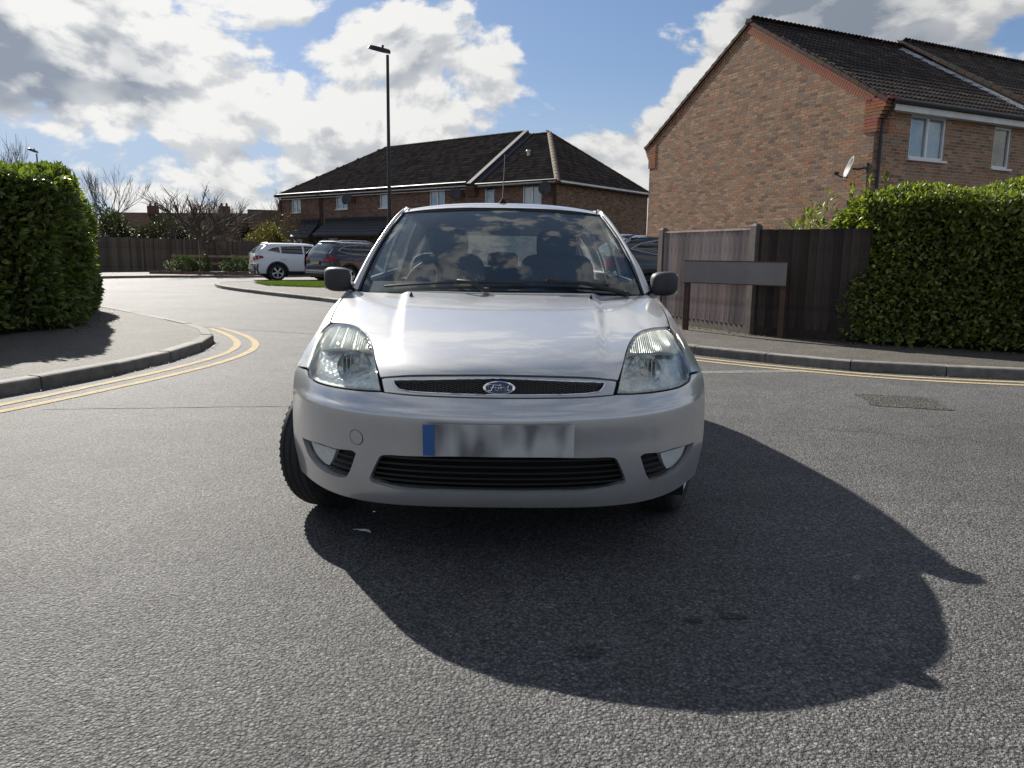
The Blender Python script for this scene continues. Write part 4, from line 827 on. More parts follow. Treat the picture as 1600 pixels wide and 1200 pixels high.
# street name plate: weathered and unreadable, between two brown posts
sg = empty('street_sign', (2.69, 11.31, .10)); tag(sg, 'low street name plate on two brown posts in front of the fence', 'sign')
d = Vector((3.73-2.69, 10.26-11.31, 0)); L = d.length; ang = math.atan2(d.y, d.x); rot = Matrix.Rotation(ang, 3, 'Z')
for t in (0, 1): MB().box(d*t+Vector((0, 0, .46)), (.075, .055, .98), rot).build('post', M['rust'], sg)
M['plate'] = plain('sign_plate_weathered', (.22, .20, .188), .6, var=.12, scale=2.2)
nrm = rot @ Vector((0, -1, 0)); c = d*.5+Vector((0, 0, .85))+nrm*.045
pl = MB().box(c, (L*1.06, .012, .32), rot).build('plate', M['plate'], sg)
for s in (-1, 1): MB().box(c+Vector((0, 0, s*.157))+nrm*.008, (L*1.06, .008, .012), rot).build('plate_border', M['rust'], pl)
# white feather on the road in the shade of the car
fe = empty('feather', (-.565, 3.03, .004), R(-25)); tag(fe, 'small white feather lying on the road in the shadow of the car', 'feather')
M['feather'] = plain('white_feather', (.75, .74, .72), .8, var=.1)
fv = [(-.028, 0, .003), (-.016, .008, .006), (0, .006, .009), (.016, .011, .008), (.03, .003, .005), (.036, -.003, .003), (.014, -.005, .007), (-.004, -.009, .006), (-.018, -.005, .004)]
MB().add(fv+[(x, y, z-.0015) for x, y, z in fv], [tuple(range(9)), tuple(range(9, 18))[::-1]]+[(i, 9+i, 9+(i+1) % 9, (i+1) % 9) for i in range(9)]).build('vane', M['feather'], fe)
MB().tube([(-.05, -.006, .002), (-.028, 0, .005), (.03, 0, .008)], .0012, 5).build('quill', M['feather'], fe)

# litter of dry leaves along the fence and hedge feet, pale spots of old gum on the road
def litter(name, line, n, w, z, label, tones, size=.035):
    P = np.array(line, float); d = np.r_[0, np.cumsum(np.linalg.norm(np.diff(P, axis=0), axis=1))]; t = rng.uniform(0, d[-1], n)
    T = np.stack([np.interp(t, d, P[:, 0])+rng.normal(0, w, n), np.interp(t, d, P[:, 1])+rng.normal(0, w, n), z+rng.uniform(.002, .012, n)], 1)
    a = rng.uniform(0, 6.28, n); s_ = rng.uniform(.4, 1.2, n)*size; til = rng.normal(0, .3, (n, 2)); A = np.zeros((n, 3, 3)); A[:, 0, 0] = np.cos(a)*s_*.5; A[:, 1, 0] = np.sin(a)*s_*.5; A[:, 0, 1] = -np.sin(a)*s_; A[:, 1, 1] = np.cos(a)*s_; A[:, 2, 0] = til[:, 0]*s_*.4; A[:, 2, 1] = til[:, 1]*s_*.4; A[:, 2, 2] = s_
    V, F, C = stamp(LV, LF, A, T, brick_tones(n, tones)); return tag(link(name, np_mesh(name, V, F, C, 80), M['leafdull']), label, 'leaf litter', kind='stuff')
BR = [((.20, .14, .08), 3), ((.13, .09, .055), 3), ((.27, .21, .13), 1.5), ((.09, .10, .04), 1)]
litter('leaf_litter', [(2.50, 12.5), (3.34, 10.66), (4.40, 9.72), (4.72, 9.34), (6.1, 8.68)], 900, .07, .098, 'dry brown leaf litter along the foot of the right fence and hedge', BR)
litter('leaf_litter', [(-6.3, 8.8), (-5.5, 10.0), (-5.7, 11.1), (-7.3, 14.2)], 350, .10, .098, 'dry brown leaf litter along the foot of the left hedge', BR)
litter('gutter_grit', [(6.0, 7.05), (4.4, 7.58), (3.27, 8.12), (2.0, 9.38)], 500, .03, .0, 'grit and leaf scraps lying in the gutter of the right kerb', BR, .02)
litter('gutter_grit', [(-3.85, 5.9), (-3.60, 6.8), (-3.42, 7.7), (-3.42, 8.9), (-3.62, 9.8)], 400, .03, .0, 'grit and leaf scraps lying in the gutter of the left kerb', BR, .02)
M['gum'] = plain('old_gum', (.21, .205, .195), .85, var=.25, scale=60, bmp=.002)
for _ in range(16):
    cx, cy = random.uniform(-3.2, 3.2), random.uniform(1.4, 5.5); r_ = random.uniform(.004, .009)
    if abs(cx) < 1.3 and cy > 1.8: continue
    sheet('gum_spot', [(cx+r_*random.uniform(.75, 1.2)*math.cos(k*.7), cy+r_*random.uniform(.75, 1.2)*math.sin(k*.7)) for k in range(9)], .0035, M['gum'], road)
for a_, b_ in (((1.9, 5.2), (4.6, 4.3)), ((-2.4, 3.9), (-3.3, 2.4))):
    strip('road_crack', wob(a_, b_, 46, .012), .004, .0028, M['joint'], road)

# ---------------------------------------------------------------- the silver hatchback
BAKE = {"tab":[[[-0.0,0.0476,0.2296],[-0.1701,0.0575,0.2272],[-0.3367,0.0896,0.2211],[-0.4866,0.1499,0.2147],[-0.6166,0.2408,0.2116],[-0.7307,0.3599,0.2173],[-0.83,0.4955,0.2348]],[[-0.0,0.0006,0.2986],[-0.1666,0.0105,0.2977],[-0.3316,0.0423,0.2959],[-0.4854,0.102,0.2963],[-0.6222,0.1931,0.3029],[-0.7402,0.3181,0.3191],[-0.8419,0.4729,0.3418]],[[-0.0,-0.0229,0.4261],[-0.1647,-0.013,0.4248],[-0.3295,0.0185,0.4224],[-0.4875,0.0778,0.4207],[-0.6277,0.169,0.4225],[-0.7447,0.2963,0.4278],[-0.8449,0.4591,0.4374]],[[-0.0,-0.0258,0.5742],[-0.1644,-0.0164,0.5737],[-0.3288,0.0144,0.5737],[-0.4873,0.0733,0.5734],[-0.6255,0.1646,0.5746],[-0.7408,0.2924,0.5751],[-0.8407,0.4545,0.571]],[[-0.0,0.0218,0.6419],[-0.1674,0.0298,0.6423],[-0.3336,0.0594,0.645],[-0.4928,0.1197,0.6488],[-0.6304,0.2132,0.6551],[-0.7431,0.3418,0.6631],[-0.8383,0.4935,0.6572]],[[-0.0,0.0649,0.7049],[-0.1707,0.0772,0.7037],[-0.3376,0.1191,0.7043],[-0.4909,0.1935,0.7101],[-0.6245,0.2915,0.7192],[-0.7387,0.4168,0.7196],[-0.8351,0.5558,0.6902]],[[-0.0,0.1324,0.7522],[-0.1757,0.1476,0.7512],[-0.345,0.1992,0.7532],[-0.4943,0.2847,0.7638],[-0.6201,0.3837,0.775],[-0.7297,0.5023,0.7713],[-0.8261,0.6347,0.7338]],[[-0.0,0.3014,0.8036],[-0.1861,0.3164,0.8033],[-0.361,0.3654,0.8046],[-0.5098,0.4399,0.8104],[-0.6299,0.5256,0.8165],[-0.7274,0.627,0.813],[-0.8059,0.7415,0.7934]],[[-0.0,0.5552,0.8553],[-0.2018,0.5697,0.8548],[-0.3847,0.6141,0.8546],[-0.5314,0.6734,0.856],[-0.6431,0.7401,0.8579],[-0.7311,0.8212,0.8574],[-0.8008,0.9154,0.8519]],[[-0.0,0.8212,0.9044],[-0.2175,0.8353,0.9034],[-0.4065,0.8769,0.9022],[-0.549,0.9276,0.9018],[-0.651,0.9812,0.902],[-0.7282,1.0436,0.9047],[-0.7901,1.1168,0.9085]],[[-0.0,1.0999,0.9514],[-0.2329,1.1125,0.95],[-0.4266,1.1492,0.9472],[-0.5654,1.1953,0.9444],[-0.658,1.2385,0.9431],[-0.7239,1.2813,0.9461],[-0.7795,1.3284,0.9557]]],"out":{"hood":[[0.016,5.191],[1.073,5.137],[1.845,5.009],[2.449,4.786],[2.614,4.711],[2.781,5.468],[2.963,6.435],[3.197,7.057],[3.546,7.389],[4.077,7.531],[4.61,7.542],[5.158,7.565],[5.414,8.193],[5.682,9.12],[5.449,9.759]],"surround":[[0.015,5.056],[1.073,5.005],[1.843,4.884],[2.443,4.688],[2.566,4.609],[2.471,3.988],[1.903,3.972],[1.074,3.992],[0.009,3.988]],"grille":[[0.014,4.947],[1.073,4.863],[1.914,4.718],[2.285,4.626],[2.254,4.437],[2.15,4.196],[1.904,4.127],[1.074,4.129],[0.01,4.124]],"headlight":[[5.034,7.454],[4.32,7.471],[3.587,7.338],[3.238,7.026],[3.006,6.458],[2.794,5.389],[2.556,4.019],[2.961,3.948],[3.81,3.865],[4.579,3.821],[4.968,3.934],[5.14,4.312],[5.236,5.323],[5.339,6.244],[5.356,7.036]],"bumper":[[0.008,3.9],[1.073,3.903],[1.902,3.883],[2.454,3.912],[2.53,3.929],[2.957,3.863],[3.804,3.784],[4.57,3.746],[5.048,3.858],[5.233,4.211]],"lower":[[-0.006,2.091],[1.994,2.028],[2.513,2.006],[2.624,1.93],[2.892,1.27],[2.857,1.131],[2.008,0.934],[1.07,0.948],[-0.014,0.96]],"fog":[[5.354,1.822],[4.418,1.962],[3.821,1.965],[3.326,2.009],[3.221,1.953],[3.507,1.236],[3.673,1.043],[3.901,0.968],[4.529,0.943],[5.029,1.203]],"foglamp":[[5.17,1.835],[4.422,1.924],[3.845,1.934],[4.05,1.49],[4.251,1.141],[4.489,1.137],[4.916,1.41]],"indicator":[[4.882,7.275],[4.254,7.297],[3.637,7.198],[3.317,6.922],[3.115,6.378],[3.042,6.13],[3.502,5.942],[4.097,5.798],[4.835,5.588],[5.082,6.041],[5.155,6.876]],"fender":[[5.259,4.366],[5.367,5.397],[5.506,6.343],[5.541,7.1],[5.283,7.52],[5.58,8.205],[5.856,9.118],[5.615,9.751]]}}
TOW = (3.187, 2.349); PCEN = np.array([0, 1.9, .55])
TAB = np.array(BAKE['tab']); OUT = BAKE['out']
def bctrl(Y):
    n = Y.shape[0]; m = np.zeros((n+2, n+2))
    for i in range(n): m[i, i:i+3] = (1/6, 4/6, 1/6)
    m[n, 0:3] = (1, -2, 1); m[n+1, n-1:n+2] = (1, -2, 1)
    return np.tensordot(np.linalg.inv(m), np.concatenate([Y, np.zeros((2,)+Y.shape[1:])]), 1)
FULL = np.concatenate([(TAB*np.array([-1, 1, 1]))[:, :0:-1], TAB], 1)      # a = -6 .. 6 across, b = 0 .. 10 from the chin to the scuttle
CT = np.moveaxis(bctrl(np.moveaxis(bctrl(FULL), 1, 0)), 0, 1)
def sstep(x, a, b): t = np.clip((x-a)/(b-a), 0, 1); return t*t*(3-2*t)
def bas(t): return np.stack([(1-t)**3, 3*t**3-6*t*t+4, -3*t**3+3*t*t+3*t+1, t**3], -1)/6
def skin(ab):
    ab = np.asarray(ab, float); x = np.clip(ab[:, 0]+6, 0, 12-1e-9); y = np.clip(ab[:, 1], 0, 10-1e-9); i = x.astype(int); j = y.astype(int)
    bx = bas(x-i); by = bas(y-j); P = np.zeros((len(ab), 3))
    for p in range(4):
        for q in range(4): P += (by[:, p]*bx[:, q])[:, None]*CT[j+p, i+q]
    P[:, 2] += .010*(1-sstep(np.abs(ab[:, 0]), 2.16, 2.40))*sstep(ab[:, 1], 5.3, 7.6)*1.0      # raised centre of the bonnet
    P[:, 1] -= .016*sstep(ab[:, 1], 2.2, 3.05)*(1-sstep(ab[:, 1], 3.05, 3.30))*(1-sstep(np.abs(ab[:, 0]), 5.2, 5.9))      # edge of the bumper ledge
    return P
def fn_norm(fn, ab, h=.02):
    u = fn(ab+[h, 0])-fn(ab-[h, 0]); v = fn(ab+[0, h])-fn(ab-[0, h]); n = np.cross(u, v); n /= np.linalg.norm(n, axis=1)[:, None]+1e-12; return n
def smooth_loop(pts, step, corner=38):
    P = [np.array(p, float) for p in pts]; m = len(P); out = []
    def isc(k):
        a = P[k]-P[k-1]; b = P[(k+1) % m]-P[k]; c = np.dot(a, b)/(np.linalg.norm(a)*np.linalg.norm(b)+1e-12); return math.degrees(math.acos(max(-1, min(1, c)))) > corner
    C = [isc(k) for k in range(m)]
    for i in range(m):
        p1, p2 = P[i], P[(i+1) % m]; L = np.linalg.norm(p2-p1)
        t1 = (p2-p1) if C[i] else (p2-P[i-1])/2; t2 = (p2-p1) if C[(i+1) % m] else (P[(i+2) % m]-p1)/2
        t1 = t1/ (np.linalg.norm(t1)+1e-12)*L; t2 = t2/(np.linalg.norm(t2)+1e-12)*L
        n = max(1, int(L/step))
        for k in range(n):
            t = k/n; out.append((2*t**3-3*t*t+1)*p1+(t**3-2*t*t+t)*t1+(-2*t**3+3*t*t)*p2+(t**3-t*t)*t2)
    return np.array(out)
def patch(name, outline, holes, step, fn, mat, parent, skirt=.012, lift=0.0, edge=None, sharp=40, flip=1, smooth=True, skirt_dir=None):
    """a panel of any outline laid on a surface fn(ab): meshed in the surface's own coordinates, with a returned edge"""
    sa, sb = step; sc_ = np.array([sa, sb]); edge = edge or .7
    loops = [smooth_loop(np.array(l)/sc_, edge) if smooth else smooth_loop(np.array(l)/sc_, edge, -1) for l in [outline]+list(holes)]
    P = loops[0]; lo, hi = P.min(0), P.max(0); g = np.stack(np.meshgrid(np.arange(lo[0]+.5, hi[0]), np.arange(lo[1]+.5, hi[1])), -1).reshape(-1, 2)
    ok = inpoly([tuple(p) for p in loops[0]], g[:, 0], g[:, 1])
    for l in loops[1:]: ok &= ~inpoly([tuple(p) for p in l], g[:, 0], g[:, 1])
    g = g[ok]; allb = np.concatenate(loops)
    if len(g): g = g[np.array([((allb-q)**2).sum(1).min() > .16 for q in g])]
    verts = [Vector(p) for p in np.concatenate([allb, g])]; E = []; k = 0
    for l in loops: n = len(l); E += [(k+i, k+(i+1) % n) for i in range(n)]; k += n
    v2, e2, f2, ov, oe, of = delaunay_2d_cdt(verts, E, [], 0, 1e-6)
    V = np.array([tuple(v) for v in v2]); T = [tuple(f) for f in f2]; cen = np.array([V[list(f)].mean(0) for f in T])
    ok = inpoly([tuple(p) for p in loops[0]], cen[:, 0], cen[:, 1])
    for l in loops[1:]: ok &= ~inpoly([tuple(p) for p in l], cen[:, 0], cen[:, 1])
    T = [t for t, o in zip(T, ok) if o]
    used = sorted({i for t in T for i in t}); mp = {o: i for i, o in enumerate(used)}; T = [tuple(mp[i] for i in t) for t in T]; AB = V[used]*sc_
    X = fn(AB); Nn = fn_norm(fn, AB, .02*max(sa, sb)*4); Nn = Nn*(1 if (Nn*(X-PCEN)).sum() > 0 else -1); X = X+Nn*lift
    F = list(T)
    if skirt:
        cnt = {}
        for t in T:
            for a, b in ((t[0], t[1]), (t[1], t[2]), (t[2], t[0])): cnt[(a, b)] = cnt.get((a, b), 0)+1
        bd = [(a, b) for (a, b) in cnt if (b, a) not in cnt]; ids = sorted({i for e in bd for i in e}); m2 = {o: len(X)+i for i, o in enumerate(ids)}
        off = -Nn[ids]*skirt if skirt_dir is None else np.tile(np.array(skirt_dir)*skirt, (len(ids), 1))
        X = np.concatenate([X, X[ids]+off]); F += [(b, a, m2[a], m2[b]) for a, b in bd]
    tri = X[np.array(T)]; fnn = np.cross(tri[:, 1]-tri[:, 0], tri[:, 2]-tri[:, 0])
    if (fnn*Nn[np.array(T)[:, 0]]).sum() < 0: F = [q[::-1] for q in F]
    me = bpy.data.meshes.new(name); me.from_pydata([tuple(p) for p in X], [], F); shade(me, sharp); return link(name, me, mat, parent)
def sym(l): return [tuple(p) for p in l]+[(-p[0], p[1]) for p in l[::-1] if abs(p[0]) > .02]
def centred(l):      # first and last points on the axis
    l = [list(p) for p in l]
    for p in l:
        if abs(p[0]) < .03: p[0] = 0.0
    return l
M['silver'] = car_paint('silver_paint', (.59, .59, .585), .50, .30, .10)
M['trim'] = plain('black_plastic_trim', (.020, .020, .021), .5, var=.25, scale=30, bmp=.0006, bscale=600)
M['mirrorplastic'] = plain('mirror_black_plastic', (.030, .030, .032), .55, var=.15, scale=40, bmp=.0008, bscale=900)
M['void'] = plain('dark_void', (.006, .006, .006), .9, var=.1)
M['wsglass'] = thin_glass('windscreen_glass', (.86, .93, .93), refl=.065, haze=.075, hz=(.52, .70, .80), back=.6)
M['lens'] = thin_glass('lens_plastic', (.93, .96, .93), refl=.05, haze=.075, hz=(.80, .79, .68))
M['frit'] = plain('black_glass_border', (.004, .004, .005), .6, var=.1, spec=.1)
M['chrome'] = plain('reflector_chrome', (.80, .81, .82), .12, metal=1.0, var=.06)
M['lampsilver'] = plain('lamp_housing_grey', (.62, .64, .63), .16, metal=.9, var=.25, scale=45, bmp=.010, bscale=42)
M['frost'] = plain('ribbed_lens', (.50, .51, .46), .3, var=.08, scale=30, spec=.6)
M['foglens'] = plain('fog_lens', (.66, .67, .65), .3, var=.1, scale=20)
M['rubber'] = plain('tyre_rubber', (.018, .018, .018), .75, var=.3, scale=30, bmp=.001)
M['alloy'] = plain('alloy_wheel', (.55, .56, .57), .35, metal=.8, var=.1)
M['cloth'] = plain('seat_cloth', (.10, .104, .115), .9, var=.2, scale=50)
M['dash'] = plain('dashboard_plastic', (.016, .016, .018), .75, var=.15, scale=60, bmp=.0005, bscale=500)
M['lining'] = plain('roof_lining', (.35, .35, .33), .9, var=.08)
M['badgeblue'] = plain('badge_blue', (.035, .05, .13), .25, var=.1)
M['redlens'] = plain('red_lens', (.30, .012, .012), .2, var=.1)
CAR = empty('hatchback_car', (-.0124, 2.6325, 0)); tag(CAR, 'silver hatchback car facing the camera with its front wheels turned', 'car')
SG = (.085, .075)
def hatchback():
    c = CAR; S = M['silver']; O = OUT
    hood = centred(O['hood'])+[(5.3, 10), (4, 10), (2.5, 10), (1.2, 10), (0, 10)]
    patch('bonnet', sym(hood), [], SG, skin, S, c, .014)
    sur = patch('grille_surround', sym(centred(O['surround'])), [sym(centred(O['grille']))], (.06, .04), skin, S, c, .02)
    bump_ = centred(O['bumper'])+[(5.5, 4.22), (6, 4.30), (6, 3.2), (6, 2.2), (6, 1.3), (6, .6), (5.97, 0), (5, 0), (4, 0), (3, 0), (2, 0), (1, 0), (0, 0)]
    mir = lambda l: [(-a, b) for a, b in l][::-1]
    bumper = patch('front_bumper', sym(bump_), [sym(centred(O['lower'])), O['fog'], mir(O['fog'])], SG, skin, S, c, .03)
    fend = O['fender']+[(5.55, 10), (6, 10), (6, 9), (6, 8), (6, 7), (6, 6), (6, 5.2), (6, 4.40)]
    # dark inner shell closes the gaps behind the panels
    patch('inner_shell', [(-5.9, .2), (5.9, .2), (5.9, 9.9), (-5.9, 9.9)], [[(x*1.03, y) for x, y in sym(centred(O['grille']))], [(x, y) for x, y in sym(centred(O['lower']))], O['fog'], mir(O['fog']), O['headlight'], mir(O['headlight'])], (.2, .2), skin, M['void'], c, 0, -.022, smooth=False)
    for s in (1, -1):
        q = (lambda l: list(l)) if s == 1 else mir
        patch('front_wing_edge', q(fend), [], (.06, .08), skin, S, c, .012)
        # headlight
        hl = patch('headlight', q(O['headlight']), [], (.07, .08), skin, M['lens'], c, .004, -.002)
        back = lambda ab: skin(ab)+np.array([0, .060, -.004])
        shr = np.array(q(O['headlight'])); cc = shr.mean(0)
        patch('lamp_housing', [tuple(cc+(p-cc)*.985) for p in shr], [], (.09, .11), back, M['lampsilver'], hl, .052, 0, skirt_dir=(0, -1, .04))
        ind = lambda ab: skin(ab)+np.array([0, .012, -.003])+fn_norm(skin, ab, .05)*(.0035*np.sin(ab[:, 0]*2*math.pi/.075))[:, None]
        patch('indicator_lens', q(O['indicator']), [], (.018, .12), ind, M['frost'], hl, .01)
        b0 = skin(np.array([[s*3.42, 4.95]]))[0]; mt = Matrix.Translation(b0+np.array([0, .074, -.004])) @ Matrix.Rotation(R(90), 4, 'X')
        prof = [(.012, .002), (.03, .008), (.05, .022), (.063, .040), (.066, .046)]
        V = MB(); V.lathe(prof, 36, mt); bw = V.build('reflector_bowl', M['chrome'], hl, 20)
        for k in range(-3, 4): MB().box(Vector(b0)+Vector((k*.016, .050-.006*(3-abs(k)), .0)), (.003, .006, .085-.008*abs(k))).build('reflector_flute', M['chrome'], hl)
        MB().tube([mt @ Vector((0, 0, .0)), mt @ Vector((0, 0, .034))], [.009, .007], 10).tube([mt @ Vector((0, 0, .034)), mt @ Vector((0, 0, .046))], [.017, .013], 14).build('bulb', M['chrome'], hl, 40)
        # fog lamp recess
        rec = lambda ab: skin(ab)+np.array([0, .06, 0]); fg = np.array(q(O['fog'])); cc = fg.mean(0)
        fr = patch('fog_recess', [tuple(cc+(p-cc)*1.0) for p in fg], [], (.1, .1), rec, M['trim'], c, .056, 0, skirt_dir=(0, -1, 0))
        fl_ = np.array(q(O['foglamp'])); fc = fl_.mean(0); patch('fog_lamp', [tuple(fc+(p-fc)*.84) for p in fl_], [], (.08, .08), skin, M['foglens'], c, .02, -.016)
        for k in range(4):
            b = 1.2+k*.2; ab = np.array([[s*a, b] for a in np.linspace(3.50-.07*k, 4.16-.13*k, 6)]); P = skin(ab)+np.array([0, .022, 0]); MB().tube(P, .006, 6).build('fog_slat', M['trim'], c, 40)
    # upper grille: mesh, ring and badge
    blk = lambda ab: skin(ab)+np.array([0, .03, 0]); patch('grille_back', sym(centred(O['grille'])), [], (.15, .12), blk, M['void'], c, .028, 0, skirt_dir=(0, -1, 0))
    gr = np.array(sym(centred(O['grille']))); mb = MB(); gp = [tuple(p) for p in gr]
    for sgn in (1, -1):
        for a0 in np.arange(-5.2, 5.2, .165):
            ts = np.linspace(0, 1, 26); ab = np.stack([a0+sgn*ts*1.55, 4.05+ts*.95], 1); ok = inpoly(gp, ab[:, 0], ab[:, 1]); run = ab[ok]
            if len(run) > 2: mb.tube(skin(run)+np.array([0, .012+.0015*sgn, 0]), .0012, 4)
    M['mesh'] = plain('grille_mesh_grey', (.075, .07, .065), .5, var=.2); mb.build('grille_mesh', M['mesh'], c)
    rim = smooth_loop(gr/np.array([.06, .04]), .7)*np.array([.06, .04]); P = skin(rim)+np.array([0, -.001, 0]); MB().tube(list(P)+[P[0]], .0028, 6, cap=False).build('grille_trim', M['chrome'], c, 60)
    bc = skin(np.array([[0.0, 4.52]]))[0]+np.array([0, -.006, -.002]); mt = Matrix.Translation(bc) @ Matrix.Rotation(R(80), 4, 'X') @ Matrix.Diagonal((1, .42, 1, 1))
    bd = MB().lathe([(.001, .004), (.047, .004), (.048, .002), (.048, -.004)], 40, mt).build('badge', M['badgeblue'], c, 40)
    MB().lathe([(.046, .003), (.048, .0065), (.0565, .0055), (.058, .0), (.056, -.004)], 44, mt).build('badge_ring', M['chrome'], bd, 60)
    def script(strokes):
        m_ = MB()
        for st in strokes:
            p = crom([(x*.092, 0, y*.040) for x, y in st], 5); V = [mt.to_translation()+Vector((q[0], -.0062, q[2]*.95)) for q in p]; m_.tube(V, .0016, 5)
        m_.build('badge_lettering', M['chrome'], bd, 60)
    script([[(-.42, .10), (-.40, .32), (-.20, .30), (.02, .26), (.10, .34)], [(-.20, .28), (-.26, .0), (-.32, -.26), (-.42, -.24)], [(-.34, .02), (-.22, .04), (-.12, .08)],
            [(-.06, .06), (-.14, -.06), (-.10, -.24), (-.02, -.14), (-.04, .04), (.04, .0)], [(.04, .0), (.10, .08), (.08, -.24)], [(.09, -.04), (.14, .08), (.20, .04)],
            [(.32, .04), (.24, .0), (.22, -.20), (.30, -.20), (.34, .04), (.40, .34), (.33, .05), (.35, -.22), (.44, -.14)]])
    # lower grille
    lw = sym(centred(O['lower'])); rec = lambda ab: skin(ab)+np.array([0, .07, .0]); patch('lower_grille_back', lw, [], (.2, .1), rec, M['void'], c, .066, 0, skirt_dir=(0, -1, 0))
    for k in range(6):
        b = 1.12+k*.165; ab = np.array([[a, b] for a in np.linspace(-2.95+.045*k*1.6, 2.95-.045*k*1.6, 40)]); ab = ab[inpoly(lw, ab[:, 0], ab[:, 1])]; P = skin(ab)+np.array([0, .03, 0]); V = MB(); n = len(P)
        V.add([p+np.array([0, -.012, .004]) for p in P]+[p+np.array([0, .012, -.004]) for p in P]+[p+np.array([0, -.010, -.004]) for p in P], [(i, i+1, n+i+1, n+i) for i in range(n-1)]+[(2*n+i, 2*n+i+1, i+1, i) for i in range(n-1)]); V.build('grille_slat', M['trim'], c, 50)
    # towing eye cover
    tp = skin(np.array([TOW]))[0]; tn = -fn_norm(skin, np.array([TOW]), .05)[0]
    if tn[1] > 0: tn = -tn
    mt2 = Matrix.Translation(tp) @ Vector(tn).to_track_quat('Z', 'Y').to_matrix().to_4x4()
    MB().lathe([(.0005, .0022), (.0265, .0018), (.0275, .0004)], 28, mt2).build('tow_cover', S, bumper, 30); MB().lathe([(.0277, .0012), (.0292, .0014), (.0300, .0)], 28, mt2).build('tow_cover_gap', M['trim'], bumper)
    # number plate: characters cannot be read in the photograph
    pm, N, L, B = newmat('number_plate'); co = objco(N); mp = N.new('ShaderNodeMapping'); mp.inputs['Scale'].default_value = (13, 0, 5.5); mp.inputs['Location'].default_value = (.35, 0, .2); L.new(co, mp.inputs[0])
    n = tex_noise(N, L, 1.0, 1, .4, mp.outputs[0]); L.new(ramp(N, L, n.outputs['Fac'], [(.36, (.15, .15, .15)), (.62, (.50, .50, .49))]), B.inputs['Base Color']); B.inputs['Roughness'].default_value = .4
    M['plate_w'] = pm; pz, py = .502, -.057
    V = MB(); n = 12; X = np.linspace(-.262, .262, n+1); f = lambda x: py+.10*x*x
    for z in (pz-.056, pz+.056): V.v += [(x, f(x), z) for x in X]
    for z in (pz-.056, pz+.056): V.v += [(x, f(x)+.006, z) for x in X]
    m_ = n+1; V.f += [(i, i+1, m_+i+1, m_+i) for i in range(n)]+[(2*m_+i+1, 2*m_+i, 3*m_+i, 3*m_+i+1) for i in range(n)]+[(m_+i, m_+i+1, 3*m_+i+1, 3*m_+i) for i in range(n)]+[(2*m_+i, 2*m_+i+1, i+1, i) for i in range(n)]+[(0, m_, 3*m_, 2*m_), (n, 2*m_+n, 3*m_+n, m_+n)]
    plt = V.build('number_plate', pm, c, 30)
    M['plateblue'] = plain('plate_blue_band', (.03, .10, .30), .35, var=.1)
    MB().box((-.240, f(.24)-.0012, pz), (.040, .002, .108), Matrix.Rotation(R(-2.7), 3, 'Z')).build('blue_band', M['plateblue'], plt)
    V = MB().box((0, .03-.02, pz), (.46, .05, .085)); V.build('plate_plinth', M['trim'], c)
    # ---------- windscreen, pillars, roof
    def ws(ab):     # s across -1..1, t up 0..1
        s, t = ab[:, 0], ab[:, 1]; xb, xt = .722, .566; x = s*(xb+(xt-xb)*t+.014*np.sin(np.pi*np.clip(t, 0, 1)))
        y0 = 1.09+.21*s*s; z0 = .968-.022*s*s; y1 = 1.812+.075*s*s; z1 = 1.390-.024*s*s; bl = .022*4*t*(1-t)
        return np.stack([x, y0+(y1-y0)*t-bl*.5, z0+(z1-z0)*t+bl*.85], 1)
    patch('windscreen', [(-1, 0), (1, 0), (1, 1), (-1, 1)], [], (.05, .05), ws, M['wsglass'], c, .004, 0, smooth=False)
    fo = [(-1, -.01), (1, -.01), (1, 1), (-1, 1)]; fi = [(-.955, .13), (-.93, .105), (0, .062), (.93, .105), (.955, .13), (.975, .95), (.95, .972), (0, .985), (-.95, .972), (-.975, .95)]
    patch('windscreen_border', fo, [fi], (.04, .04), ws, M['frit'], c, 0, -.003, smooth=False)
    OC = np.array(crom([(.772, 1.345, .962), (.735, 1.44, 1.055), (.697, 1.555, 1.150), (.648, 1.725, 1.262), (.604, 1.875, 1.352), (.572, 1.99, 1.397), (.577, 2.12, 1.405)], 8))
    dd = np.r_[0, np.cumsum(np.linalg.norm(np.diff(OC, axis=0), axis=1))]; dd /= dd[-1]
    def oc(t): return np.stack([np.interp(t, dd, OC[:, k]) for k in range(3)], -1)
    def pil(s):
        def f(ab):
            w, t = ab[:, 0], ab[:, 1]; G = ws(np.stack([np.full(len(t), 1.0), np.clip(t*1.16, 0, 1)], 1)); G = G+np.where(t > .862, 1, 0)[:, None]*((t-.862)/.138)[:, None]*np.array([-.005, .10, .018]); Oo = oc(np.clip(t, 0, 1))
            P = G+(Oo-G)*w[:, None]+np.sin(np.pi*np.clip(w, 0, 1))[:, None]*np.array([.008, -.012, .012]); P[:, 0] *= s; return P
        return f
    for s in (1, -1):
        patch('a_pillar', [(0.06, 0), (1, 0), (1, 1), (0.06, 1)], [], (.12, .035), pil(s), S, c, .012, 0, smooth=False, flip=s)
        t = np.linspace(0, .87, 30); P = pil(s)(np.stack([np.full(30, .03), t], 1))+np.array([0, -.002, .002]); MB().tube(P, .0065, 6).build('pillar_seal', M['trim'], c, 60)
    YS = [1.80, 2.0, 2.3, 2.7, 3.1, 3.4, 3.58]; ZC = [1.428, 1.440, 1.455, 1.450, 1.425, 1.385, 1.345]; WD = [.562, .572, .594, .602, .596, .580, .566]
